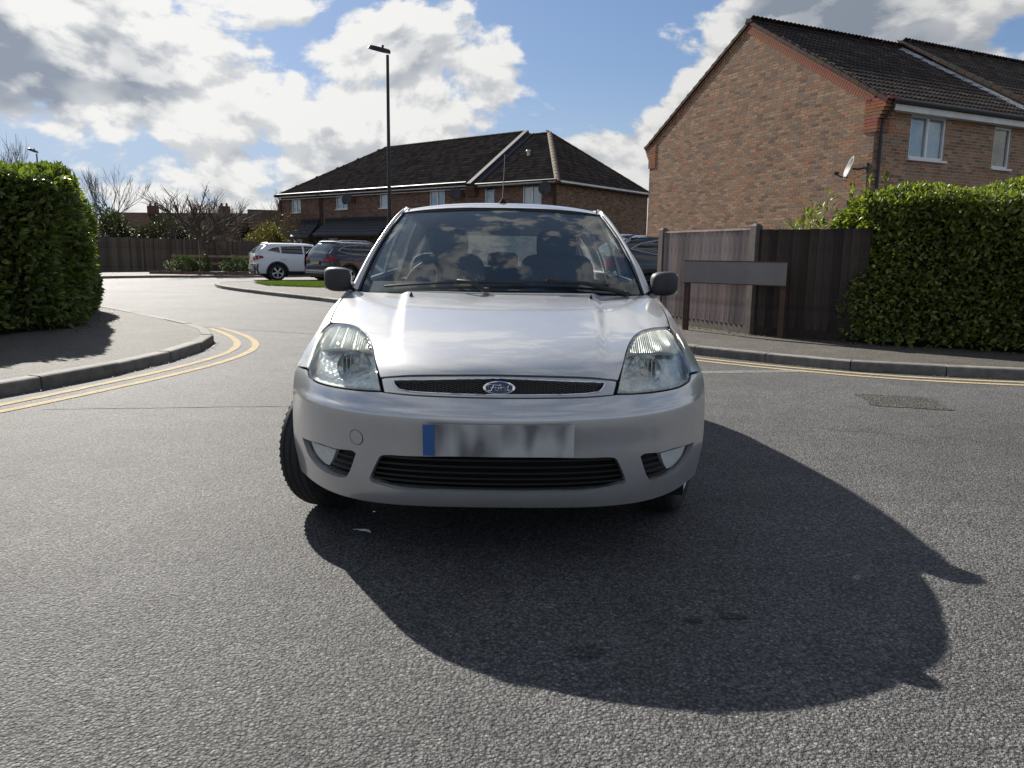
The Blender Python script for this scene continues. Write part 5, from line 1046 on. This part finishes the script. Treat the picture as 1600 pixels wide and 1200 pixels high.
    def roof(ab):
        s, t = ab[:, 0], ab[:, 1]; yf = 1.823+.075*s*s; y = yf+(3.58-yf)*t
        zc = np.interp(y, YS, ZC); k = np.clip((y-1.8)/.25, 0, 1)
        # smooth the profile
        zc = np.polyval(ZP, y)-.030*np.exp(-(y-yf)/.07); w = np.polyval(WP, y); return np.stack([s*w, y, zc-(.026+.022*k)*np.abs(s)**2.6], 1)
    ZP = np.polyfit(YS, ZC, 4); WP = np.polyfit(YS, WD, 3)
    patch('roof', [(-1, 0), (1, 0), (1, 1), (-1, 1)], [], (.06, .03), roof, S, c, .012, 0, smooth=False)
    patch('roof_lining', [(-.98, .01), (.98, .01), (.98, .99), (-.98, .99)], [], (.15, .1), roof, M['lining'], c, 0, -.03, smooth=False)
    sl = np.linspace(-1, 1, 41); P = roof(np.stack([sl, np.zeros(41)], 1))+np.array([0, -.006, -.002]); MB().tube(P, .0045, 6).build('roof_seal', M['trim'], c, 60)
    for s in (1, -1):
        t = np.linspace(.02, .97, 30); P = roof(np.stack([np.full(30, s*.955), t], 1))+np.array([0, 0, .001]); MB().tube(P, .006, 6).build('roof_channel', M['trim'], c, 60)
    ab_ = roof(np.array([[.0, .09]]))[0]; MB().lathe([(.026, -.004), (.022, .006), (.012, .018), (.006, .026), (.001, .027)], 16, Matrix.Translation(ab_)).tube([ab_+np.array([0, 0, .02]), ab_+np.array([.005, .24, .17]), ab_+np.array([.010, .48, .335])], [.0042, .0032, .0024], 7).build('aerial', M['void'], c, 40)
    # ---------- sides
    c6 = skin(np.array([[-6, b] for b in np.linspace(0, 10, 60)])); c6y, c6z, c6x = c6[:, 1], c6[:, 2], c6[:, 0]
    up = c6z > .6; oy = np.argsort(c6y[up]); c6Y, c6Z, c6X = c6y[up][oy], c6z[up][oy], c6x[up][oy]
    zw = lambda y: np.interp(y, [1.30, 1.6, 2.5, 3.3, 3.8], [.955, .968, .995, 1.02, 1.03])
    def prof(y, z): return np.interp(z, [.18, .26, .36, .52, .66, .80, .92, 1.03], [.775, .805, .828, .842, .846, .838, .815, .770])*np.interp(y, [.3, .8, 1.5, 2.6, 3.3, 3.7, 3.9], [.985, .995, 1.0, 1.0, .985, .94, .88])
    def side(s):
        def f(ab):
            y, z = ab[:, 0], ab[:, 1]; zt = np.where(y < 1.33, np.interp(y, c6Y, c6Z), zw(y)); x = prof(y, z); tgt = np.where(y < 1.33, np.interp(y, c6Y, c6X), np.interp(y, [1.33, 1.5, 3.3, 3.8], [.770, .785, .775, .70]))
            x = x+(tgt-prof(y, zt))*np.exp(-np.clip(zt-z, 0, 9)/.10); x = x-np.where(y < 1.33, .0015, 0); return np.stack([s*x, y, z], 1)
        return f
    AX = (.775, 3.262); arc = lambda yc, a0, a1, n=18, r=.320: [(yc+r*math.cos(t), .29+r*math.sin(t)) for t in np.linspace(a0, a1, n)]
    zt_ = lambda y: float(np.interp(y, c6Y, c6Z)) if y < 1.33 else float(zw(y))
    a_s = math.asin((.20-.29)/.320)
    for s in (1, -1):
        f = side(s)
        wing = [(.47, .60)]+[(y, zt_(y)-.004) for y in np.linspace(.50, 1.33, 28)]+[(1.41, zt_(1.41)), (1.41, .20)]+arc(AX[0], a_s, math.pi*.86)[0:]+[(.475, .5)]
        patch('front_wing', wing, [], (.05, .05), f, S, c, .015, 0, smooth=False, flip=s)
        patch('front_door', [(1.415, zt_(1.415)), (1.9, zt_(1.9)), (2.455, zt_(2.455)), (2.455, .20), (1.415, .20)], [], (.08, .06), f, S, c, .015, 0, smooth=False, flip=s)
        rd = [(2.46, zt_(2.46)), (2.8, zt_(2.8)), (3.12, zt_(3.12)), (3.10, .62)]+arc(AX[1], math.pi-.9, math.pi-a_s, 8)+[(2.46, .20)]
        patch('rear_door', rd, [], (.08, .06), f, S, c, .015, 0, smooth=False, flip=s)
        qt = [(3.125, zt_(3.125)), (3.5, zt_(3.5)), (3.82, 1.02), (3.86, .8), (3.88, .5), (3.86, .24)]+arc(AX[1], a_s, math.pi-.93, 16)+[(3.105, .62)]
        patch('rear_quarter', qt, [], (.06, .06), f, S, c, .015, 0, smooth=False, flip=s)
        for y in (2.30, 3.0): MB().box((s*.842, y, .86), (.03, .17, .03)).build('door_handle', S, c)
        patch('side_moulding', [(1.45, .55), (3.0, .55), (3.0, .61), (1.45, .61)], [], (.1, .03), f, M['trim'], c, .01, .012, smooth=False, flip=s)
        # glasshouse side: waist (t=0) to cant rail (t=1)
        def sideup(ab, s=s):
            y, t = ab[:, 0], ab[:, 1]; xw = np.interp(y, [1.33, 1.5, 3.3, 3.8], [.770, .785, .775, .70]); z0 = zw(y); yy = np.clip(y, 1.80, 3.58); wr = np.polyval(WP, yy)+.006; zr = np.polyval(ZP, yy)-.048
            x = xw+(wr-xw)*t+.02*np.sin(np.pi*np.clip(t, 0, 1)); return np.stack([s*x, y, z0+(zr-z0)*t], 1)
        fr = [(1.37, 0), (1.53, .36), (1.74, .72), (1.98, 1), (3.50, 1), (3.66, .6), (3.80, 0)]
        w1 = [(1.55, .06), (1.66, .42), (1.82, .72), (1.98, .90), (2.40, .92), (2.42, .06)]; w2 = [(2.50, .06), (2.48, .92), (2.98, .92), (3.12, .5), (3.16, .06)]
        patch('window_frame', fr, [w1, w2], (.06, .1), sideup, S, c, .012, 0, smooth=False, flip=s)
        for w in (w1, w2): patch('side_window', w, [], (.1, .15), sideup, M['wsglass'], c, .003, -.004, smooth=False, flip=s)
    # ---------- tail
    TR = np.array([(3.58, 1.345, .566), (3.64, 1.29, .585), (3.76, 1.10, .66), (3.82, .98, .70), (3.86, .86, .74), (3.875, .70, .77), (3.90, .60, .79), (3.915, .45, .79), (3.88, .24, .77)])
    def tail(ab):
        s, t = ab[:, 0], ab[:, 1]*8; y = np.interp(t, range(9), TR[:, 0])-.10*np.abs(s)**4; z = np.interp(t, range(9), TR[:, 1])-.02*np.abs(s)**3*(t < 3); x = s*np.interp(t, range(9), TR[:, 2]); return np.stack([x, y, z], 1)
    rg = [(-.86, .09), (.86, .09), (.88, .33), (-.88, .33)]
    patch('tailgate', [(-1, 0), (1, 0), (1, .70), (-1, .70)], [rg], (.08, .04), tail, S, c, .015, 0, smooth=False); patch('rear_window', rg, [], (.1, .06), tail, M['wsglass'], c, .003, 0, smooth=False)
    patch('rear_bumper', [(-1, .705), (1, .705), (1, 1), (-1, 1)], [], (.08, .06), tail, S, c, .02, 0, smooth=False)
    for s in (1, -1): patch('tail_light', [(s*.82, .40), (s*.99, .38), (s*.99, .64), (s*.84, .62)], [], (.05, .04), tail, M['redlens'], c, .01, -.006 if False else .006, smooth=False)
    # ---------- under the skin
    V = MB().box((0, 2.15, .235), (1.30, 3.2, .09)).box((0, .80, .50), (1.06, .90, .34)).box((0, 1.22, .62), (1.36, .06, .56)).box((0, .36, .30), (1.15, .35, .06)); V.build('underbody', M['void'], c)
    for s in (1, -1):
        for yc in AX:
            V = MB(); n = 20; P = [(yc+.34*math.cos(t), .29+.34*math.sin(t)) for t in np.linspace(-.25, math.pi+.42, n)]; V.add([(s*.772, y, z) for y, z in P]+[(s*.50, y, z) for y, z in P], [(i, i+1, n+i+1, n+i) for i in range(n-1)]+[tuple(range(n, 2*n))]); V.build('arch_liner', M['void'], c)
        MB().box((s*.675, 1.10, .34), (.23, .06, .26)).box((s*.55, .62, .33), (.10, .5, .22)).build('leak_blocker', M['void'], c)  # dark boxes added to block sun leaking past the front wheels
        MB().box((s*.735, 2.05, .64), (.035, 1.50, .60)).box((s*.70, 3.2, .64), (.05, .8, .66)).build('inner_trim', M['dash'], c)
    # ---------- scuttle, wipers, washer jets
    scut = lambda ab: (lambda A, B, t: A+(B-A)*t[:, None]-np.array([0, 0, .018])*np.sin(np.pi*np.clip(t, 0, 1))[:, None])(skin(np.stack([-ab[:, 0]*5.6, np.full(len(ab), 9.85)], 1))-np.array([0, 0, .016]), ws(np.stack([ab[:, 0], np.full(len(ab), .05)], 1))-np.array([0, .0, .006]), ab[:, 1])
    patch('scuttle_panel', [(-1, 0), (1, 0), (1, 1), (-1, 1)], [], (.08, .2), scut, M['trim'], c, 0, 0, smooth=False)
    for (s0, t0), (s1, t1), piv in (((-.80, .02), (.16, .050), (-.10, -.01)), ((-.18, .045), (.74, .055), (.86, -.005))):
        q = np.stack([np.linspace(s0, s1, 20), np.linspace(t0, t1, 20)+.012*np.sin(np.linspace(0, np.pi, 20))], 1); B = ws(q)+fn_norm(ws, q, .02)*.016*np.sign(fn_norm(ws, q, .02)[:, 2:3])
        wp = MB().tube(B, .0065, 6).build('wiper', M['trim'], c, 50); h = 10
        pv = ws(np.array([piv]))[0]+np.array([0, -.03, .006]); MB().tube([pv, (pv+B[h])/2+np.array([0, -.012, .022]), B[h]+np.array([0, -.004, .010])], [.013, .010, .007], 6).lathe([(.017, -.01), (.017, .012), (.001, .015)], 12, Matrix.Translation(pv)).build('wiper_arm', M['trim'], wp, 50)
    for a in (2.05, -2.05):
        p = skin(np.array([[a, 9.58]]))[0]; MB().box(p+np.array([0, 0, .006]), (.016, .022, .014), None, None, (.6, .7)).tube([p+np.array([0, .0, .012]), p+np.array([0, .004, .018])], [.005, .003], 6).build('washer_jet', M['trim'], c)
    # ---------- door mirrors
    for s in (1, -1):
        n, m = 20, 12; V = []; cx, cy, cz = s*.838, 1.345, 1.003; ex = .55
        pw = lambda v, e: math.copysign(abs(v)**e, v)
        for j in range(m+1):
            ph = -math.pi/2+math.pi*j/m
            for i in range(n):
                th = 2*math.pi*i/n; X = pw(math.cos(ph), .45)*pw(math.cos(th), .5)*.073; Y = pw(math.cos(ph), .6)*pw(math.sin(th), .75)*.058; Z = pw(math.sin(ph), .55)*.062
                out = X*s/.078; Z *= 1-.10*max(0, out)**2-.06*max(0, -out); Y = Y*(1.0 if Y < 0 else .45); V.append((cx+X, cy+Y+.05*abs(X)*0+.03*max(0, out), cz+Z+.004*out))
        F = [(j*n+i, j*n+(i+1) % n, (j+1)*n+(i+1) % n, (j+1)*n+i) for j in range(m) for i in range(n)]
        mr = MB().add(V, F).build('door_mirror', M['mirrorplastic'], c, 60)
        MB().tube([(s*.745, 1.42, .955), (s*.77, 1.38, .960), (s*.82, 1.35, .972)], [.030, .028, .024], 10).build('mirror_stalk', M['mirrorplastic'], mr, 50)
        MB().box((s*.846, 1.373, 1.003), (.13, .006, .10)).build('mirror_glass', M['chrome'], mr)
    # ---------- interior
    dfn = lambda ab: np.stack([ab[:, 0]*.70, 1.17+ab[:, 1]*.44+.14*ab[:, 0]**2*(1-ab[:, 1]), .925+.030*np.sin(ab[:, 1]*2.4)-.10*sstep(ab[:, 1], .85, 1.0)+.028*np.exp(-((ab[:, 0]+.48)/.22)**2)*sstep(ab[:, 1], .35, .8)], 1)
    patch('dashboard', [(-1, 0), (1, 0), (1, 1), (-1, 1)], [], (.06, .08), dfn, M['dash'], c, .30, 0, smooth=False, skirt_dir=(0, .05, -1))
    swm = Matrix.Translation((-.345, 1.70, .93)) @ Matrix.Rotation(R(-66), 4, 'X'); th = np.linspace(0, 2*math.pi, 41); sw = MB().tube([swm @ Vector((.185*math.cos(t), .185*math.sin(t), 0)) for t in th], .0155, 8, cap=False).build('steering_wheel', M['dash'], c, 60)
    MB().lathe([(.001, .02), (.06, .016), (.075, -.02)], 20, swm).tube([swm @ Vector((-.17, 0, 0)), swm @ Vector((.17, 0, 0))], .018, 6).tube([swm @ Vector((0, 0, 0)), swm @ Vector((0, -.17, 0))], .018, 6).tube([swm @ Vector((0, 0, 0)), swm @ Vector((0, -.05, -.35))], .03, 8).build('steering_hub', M['dash'], sw, 40)
    def cushion(name, cc, d, rx, parent, e=.35):
        V = []; n, m = 20, 12; pw = lambda v, q: math.copysign(abs(v)**q, v); rt = Matrix.Rotation(rx, 3, 'X')
        for j in range(m+1):
            ph = -math.pi/2+math.pi*j/m
            for i in range(n):
                t = 2*math.pi*i/n; V.append(Vector(cc)+rt @ Vector((pw(math.cos(ph), e)*pw(math.cos(t), e)*d[0]/2, pw(math.cos(ph), e)*pw(math.sin(t), e)*d[1]/2, pw(math.sin(ph), e)*d[2]/2)))
        return MB().add(V, [(j*n+i, j*n+(i+1) % n, (j+1)*n+(i+1) % n, (j+1)*n+i) for j in range(m) for i in range(n)]).build(name, M['cloth'], parent, 60)
    for s in (-1, 1):
        st = cushion('seat', (s*.35, 1.98, .50), (.50, .52, .18), 0, c); cushion('seat_back', (s*.35, 2.32, .82), (.49, .15, .66), R(-14), st); cushion('headrest', (s*.35, 2.43, 1.205), (.26, .10, .19), R(-8), st, .5)
        for k in (-.06, .06): MB().tube([(s*.35+k, 2.40, 1.08), (s*.35+k, 2.43, 1.18)], .006, 6).build('headrest_post', M['chrome'], st)
    rb = cushion('rear_seat', (0, 3.0, .52), (1.25, .50, .18), 0, c); cushion('rear_seat_back', (0, 3.28, .80), (1.25, .14, .52), R(-16), rb)
    for s in (-1, 0, 1): cushion('headrest', (s*.40, 3.37, 1.10), (.24, .09, .12), R(-8), rb, .5)
    MB().box((0, 3.60, .93), (1.20, .36, .02)).build('parcel_shelf', M['dash'], c)
    MB().box((0, 2.3, .285), (1.44, 2.6, .02)).build('cabin_floor', M['cloth'], c)
    rv = MB().box((-.01, 1.86, 1.275), (.225, .022, .058), Matrix.Rotation(R(-10), 3, 'Z')).build('rear_view_mirror', M['trim'], c); MB().tube([(-.005, 1.865, 1.28), (0, 1.80, 1.365)], .009, 6).build('mirror_stem', M['trim'], rv)
    # ---------- wheels
    def wheel(loc, steer, s):
        r, w = .290, .185; m = Matrix.Translation(loc) @ Matrix.Rotation(steer, 4, 'Z') @ Matrix.Rotation(R(90)*s, 4, 'Y')
        prof = [(.205, -.085), (.215, -.092), (.250, -.095), (.272, -.088), (.286, -.074), (.290, -.05), (.291, 0), (.290, .05), (.286, .074), (.272, .088), (.250, .095), (.215, .092), (.205, .085)]
        wh = MB().lathe(prof, 64, m).build('wheel', M['rubber'], c, 50)
        tread = MB()
        for gx in (-.052, -.018, .018, .052): tread.lathe([(.2900, gx-.0045), (.2912, gx-.0040), (.2912, gx+.0040), (.2900, gx+.0045)], 64, m)
        tread.build('tread_groove', M['void'], wh)
        blk = MB(); nb = 58
        for k in range(nb):
            a = 2*math.pi*k/nb
            for gx, wd, sk in ((-.070, .026, .5), (-.035, .022, .35), (0, .022, .0), (.035, .022, -.35), (.070, .026, -.5)):
                rt = m @ Matrix.Rotation(a+.02*(gx > 0), 4, 'Z') @ Matrix.Translation((.2868-.0100*(abs(gx) > .06), 0, gx)) @ Matrix.Rotation(sk, 4, 'X'); rot = rt.to_3x3(); blk.box(rt.to_translation(), (.009, .021, wd), rot)
        blk.build('tread_block', M['rubber'], wh)
        rim_ = MB().lathe([(.207, .084), (.203, .092), (.192, .078), (.186, .03), (.184, -.06)], 48, m).build('rim', M['alloy'], wh, 40)
        sp = MB()
        for k in range(7):
            a = 2*math.pi*k/7; P = [(.03, .072), (.10, .078), (.194, .074)]
            for (r0, h0), (r1, h1) in zip(P[:-1], P[1:]):
                V = []
                for rr, hh, ww in ((r0, h0, .030), (r1, h1, .022 if r1 < .15 else .032)):
                    for q in (-1, 1):
                        for dz in (0, -.025): V.append(m @ Vector((rr*math.cos(a)-q*ww/2*math.sin(a)*1.0, rr*math.sin(a)+q*ww/2*math.cos(a), hh+dz)))
                sp.add(V, [(0, 2, 6, 4), (0, 4, 5, 1), (2, 3, 7, 6), (1, 5, 7, 3)])
        sp.lathe([(.001, .078), (.03, .076), (.036, .066), (.036, .03)], 20, m).build('spokes', M['alloy'], wh, 30)
        MB().lathe([(.001, .0), (.165, .0)], 30, m).build('brake_disc', M['void'], wh)
    st = R(24)
    wheel((-.744, AX[0], .290), -st, -1); wheel((.755, AX[0], .290), -st, 1); wheel((-.735, AX[1], .290), 0, -1); wheel((.735, AX[1], .290), 0, 1)
hatchback()

# ---------------------------------------------------------------- parked cars
M['suvwhite'] = car_paint('white_paint_car', (.78, .79, .80), 0.0, .35, .02)
M['suvblue'] = car_paint('dark_blue_paint', (.008, .018, .042), .0, .35, .2)
M['suvblack'] = car_paint('black_paint_car', (.012, .014, .018), .0, .3, .2)
M['privacy'] = plain('privacy_glass', (.012, .014, .015), .04, var=.1, spec=.9)
M['paleglass'] = plain('rear_screen_glass', (.05, .07, .075), .05, var=.15, spec=1.0)
M['cladding'] = plain('grey_cladding', (.022, .022, .023), .6, var=.2)
M['skid'] = plain('silver_skid_plate', (.45, .45, .45), .4, metal=.5, var=.1)
M['plateyellow'] = plain('rear_plate_pale', (.42, .36, .22), .5, var=.1)
def suv(loc, heading, paint, label, L=4.45, W=1.85, H=1.64, rails=False, chrome=False, rear_plate=True):
    c = empty('parked_car', loc, -heading); tag(c, label, 'car', 'cars parked at the far side'); hw = W/2; P_ = M[paint]; global PCEN; PCEN = np.array([0, L/2, .75])
    zs = lambda y: np.interp(y, [0, .6, 2.0, 3.2, 3.6, L], [1.14, 1.10, 1.05, 1.02, .98, .80])
    plan = lambda y: 1-.10*(np.abs(y-L/2)/(L/2))**7
    px = lambda z: np.interp(z, [.25, .40, .60, .82, 1.0, 1.12], [.93, .985, 1.0, .99, .955, .90])
    def side(s):
        return lambda ab: np.stack([s*hw*px(ab[:, 1])*plan(ab[:, 0]), ab[:, 0], ab[:, 1]], 1)
    ax = (.88, .88+2.67*L/4.45); r = .41
    arc = lambda yc: [(yc+r*math.cos(t), .35+r*math.sin(t)) for t in np.linspace(0.05, math.pi-.05, 14)][::-1]
    for s in (1, -1):
        dom = [(.03, .30)]+[(ax[0]-r-.02, .30)]+arc(ax[0])+[(ax[0]+r+.02, .30), (ax[1]-r-.02, .30)]+arc(ax[1])+[(ax[1]+r+.02, .30), (L-.05, .32)]+[(y, float(zs(y))) for y in np.linspace(L-.04, .02, 14)]
        patch('body_side', dom, [], (.10, .09), side(s), P_, c, .02, 0, smooth=False)
        patch('sill_cladding', [(ax[0]+r, .22), (ax[1]-r, .22), (ax[1]-r, .40), (ax[0]+r, .40)], [], (.2, .08), side(s), M['cladding'], c, .01, .01, smooth=False)
        for yc in ax:
            V = MB(); n = 16; A = [(yc+rr*math.cos(t), .35+rr*math.sin(t)) for rr in (r-.03, r+.05) for t in np.linspace(-.1, math.pi+.1, n)]; f = side(s)(np.array(A)); V.add([p+np.array([s*.012, 0, 0]) for p in f], [(i, i+1, n+i+1, n+i) for i in range(n-1)]); V.build('arch_cladding', M['cladding'], c, 40)
            m = Matrix.Translation((s*(hw-.13), yc, .35)) @ Matrix.Rotation(R(90)*s, 4, 'Y')
            wh = MB().lathe([(.235, -.10), (.30, -.11), (.34, -.09), (.35, 0), (.34, .09), (.30, .11), (.235, .10)], 36, m).build('wheel', M['rubber'], c, 45)
            sp = MB()
            for k in range(5):
                for dq in (-.10, .10):
                    a = 2*math.pi*k/5+dq; sp.add([m @ Vector((rr*math.cos(a)-q*.018*math.sin(a), rr*math.sin(a)+q*.018*math.cos(a), hh)) for rr, hh in ((.04, .085), (.235, .075)) for q in (-1, 1)], [(0, 1, 3, 2)])
            sp.lathe([(.001, .09), (.05, .088), (.06, .07)], 16, m).lathe([(.21, .075), (.235, .095), (.24, .06)], 32, m).build('alloy_rim', M['alloy'], wh, 30)
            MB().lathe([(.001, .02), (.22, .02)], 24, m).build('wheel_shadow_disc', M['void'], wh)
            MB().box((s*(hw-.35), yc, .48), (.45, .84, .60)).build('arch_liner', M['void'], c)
        def up(ab, s=s):
            y, t = ab[:, 0], ab[:, 1]; z0 = zs(y); zr = H-.07-.05*np.clip((y-1.9)/1.0, 0, 1)**2-.03*np.clip((.8-y)/.5, 0, 1); x = hw*px(z0)*plan(y)*(1-t)+hw*.70*t+.035*np.sin(np.pi*np.clip(t, 0, 1)); return np.stack([s*x, y, z0+(zr-z0)*t], 1)
        fr = [(.06, 0), (.24, .45), (.50, .85), (.72, 1), (2.35, 1), (2.72, .62), (3.22, 0)]
        ws_ = [[(.50, .34), (.72, .60), (.98, .74), (1.02, .16)], [(1.08, .12), (1.06, .76), (1.92, .84), (1.94, .10)], [(2.01, .08), (2.0, .85), (2.34, .82), (2.86, .10)]]
        patch('window_frame', fr, [], (.10, .12), up, P_, c, .02, 0, smooth=False)
        for w in ws_: patch('side_window', w, [], (.10, .15), up, M['privacy'], c, 0, .006, smooth=False)
        if chrome:
            t = [(.46, .34), (.70, .66), (.98, .78), (1.06, .82), (1.92, .90), (2.36, .86), (2.90, .06), (1.0, .08)]; q = up(np.array(t+[t[0]])); MB().tube([p+np.array([s*.012, 0, 0]) for p in q], .012, 5, cap=False).build('window_chrome', M['skid'], c)
        MB().box((s*(hw+.09), 2.78, 1.06), (.20, .10, .14)).build('door_mirror', P_, c)
        for y in (1.15, 2.10): MB().box((s*(hw*.995), y, .90), (.04, .20, .035)).build('door_handle', P_, c)
        if rails: MB().tube([(s*hw*.66, .55, H-.05), (s*hw*.67, .75, H+.015), (s*hw*.68, 1.9, H+.01), (s*hw*.67, 2.15, H-.06)], .022, 6).build('roof_rail', M['skid'], c, 40)
    def roof(ab):
        s, t = ab[:, 0], ab[:, 1]; y = .50+t*1.95; z = H-.015-.05*np.clip((y-1.9)/.6, 0, 1)**2-.03*np.clip((.8-y)/.5, 0, 1)-.055*np.abs(s)**3; return np.stack([s*hw*.71, y, z], 1)
    patch('roof', [(-1, 0), (1, 0), (1, 1), (-1, 1)], [], (.15, .1), roof, P_, c, .03, 0, smooth=False)
    TR = np.array([(.52, H-.045, .70), (.42, H-.08, .71), (.16, 1.30, .82), (.03, 1.10, .90), (-.01, .92, .955), (.0, .72, .98), (-.05, .60, .98), (-.06, .45, .975), (.02, .28, .94)])
    def tail(ab):
        s, t = ab[:, 0], ab[:, 1]*8; k = range(9); y = np.interp(t, k, TR[:, 0])+.14*np.abs(s)**5; return np.stack([s*hw*np.interp(t, k, TR[:, 2]), y, np.interp(t, k, TR[:, 1])-.02*np.abs(s)**3*(t < 2)], 1)
    patch('tailgate', [(-1, 0), (1, 0), (1, .66), (-1, .66)], [], (.1, .05), tail, P_, c, .02, 0, smooth=False)
    patch('rear_window', [(-.84, .14), (.84, .14), (.88, .36), (-.88, .36)], [], (.15, .08), tail, M['paleglass'], c, 0, .008, smooth=False)
    patch('rear_bumper', [(-1, .665), (1, .665), (1, 1), (-1, 1)], [], (.1, .06), tail, M['cladding'], c, .02, .004, smooth=False)
    patch('bumper_insert', [(-.7, .80), (.7, .80), (.75, .90), (-.75, .90)], [], (.15, .06), tail, M['skid'], c, .01, .012, smooth=False)
    patch('spoiler', [(-.9, 0), (.9, 0), (.9, .10), (-.9, .10)], [], (.15, .05), tail, P_, c, .03, .05, smooth=False)
    for s in (1, -1):
        patch('tail_light', [(s*.52, .46), (s*.99, .42), (s*1.0, .55), (s*.55, .55)], [], (.08, .04), tail, M['redlens'], c, .01, .012, smooth=False)
        f = side(s); patch('tail_light_wrap', [(.03, .86), (.36, .94), (.30, 1.02), (.03, 1.03)], [], (.08, .05), f, M['redlens'], c, .01, .012, smooth=False)
        patch('reflector', [(s*.72, .74), (s*.92, .73), (s*.92, .765), (s*.72, .775)], [], (.08, .04), tail, M['redlens'], c, .004, .012, smooth=False)
    if rear_plate: MB().box((0, -.045, .80), (.52, .02, .115)).build('number_plate', M['plateyellow'], c)
    # front
    def nose(ab):
        s, t = ab[:, 0], ab[:, 1]; y = np.interp(t, [0, .55, .8, 1], [3.15, L-.12, L, L-.04])-.30*np.abs(s)**3*np.clip(t, 0, 1); z = np.interp(t, [0, .55, .8, 1], [1.03, .88, .60, .28])-.03*np.abs(s)**3; return np.stack([s*hw*.955, y, z], 1)
    patch('bonnet_and_nose', [(-1, 0), (1, 0), (1, 1), (-1, 1)], [], (.15, .06), nose, P_, c, .02, 0, smooth=False)
    def wsc(ab):
        s, t = ab[:, 0], ab[:, 1]; return np.stack([s*hw*(.86-.16*t), 3.20-.75*t-.10*np.abs(s)**2*(1-t)-.02*s*s, 1.03+(H-.10-1.03)*t+.02*np.sin(np.pi*t)-.04*np.abs(s)**3*t], 1)
    patch('windscreen', [(-1, 0), (1, 0), (1, 1), (-1, 1)], [], (.2, .12), wsc, M['paleglass'], c, 0, 0, smooth=False)
    for s in (1, -1): patch('headlight', [(s*.55, .60), (s*.97, .52), (s*.97, .64), (s*.6, .68)], [], (.1, .05), nose, M['chrome'], c, .01, .01, smooth=False)
    MB().box((0, L/2, .30), (W*.82, L*.9, .14)).box((0, 1.9, .80), (W*.80, 2.4, .5)).build('underbody', M['void'], c)
    return c
suv((-10.55, 32.6, 0), R(63), 'suvwhite', 'white family car parked in front of the back fence', L=4.4, H=1.58)
suv((-7.12, 29.5, 0), R(43), 'suvblue', 'dark blue family car with silver roof rails parked beside the white one', L=4.6, H=1.62, rails=True, chrome=True)
suv((2.10, 17.3, .1), R(80), 'suvblack', 'black car half hidden behind the pale fence panel', L=4.6, H=1.55, chrome=True, rear_plate=False)
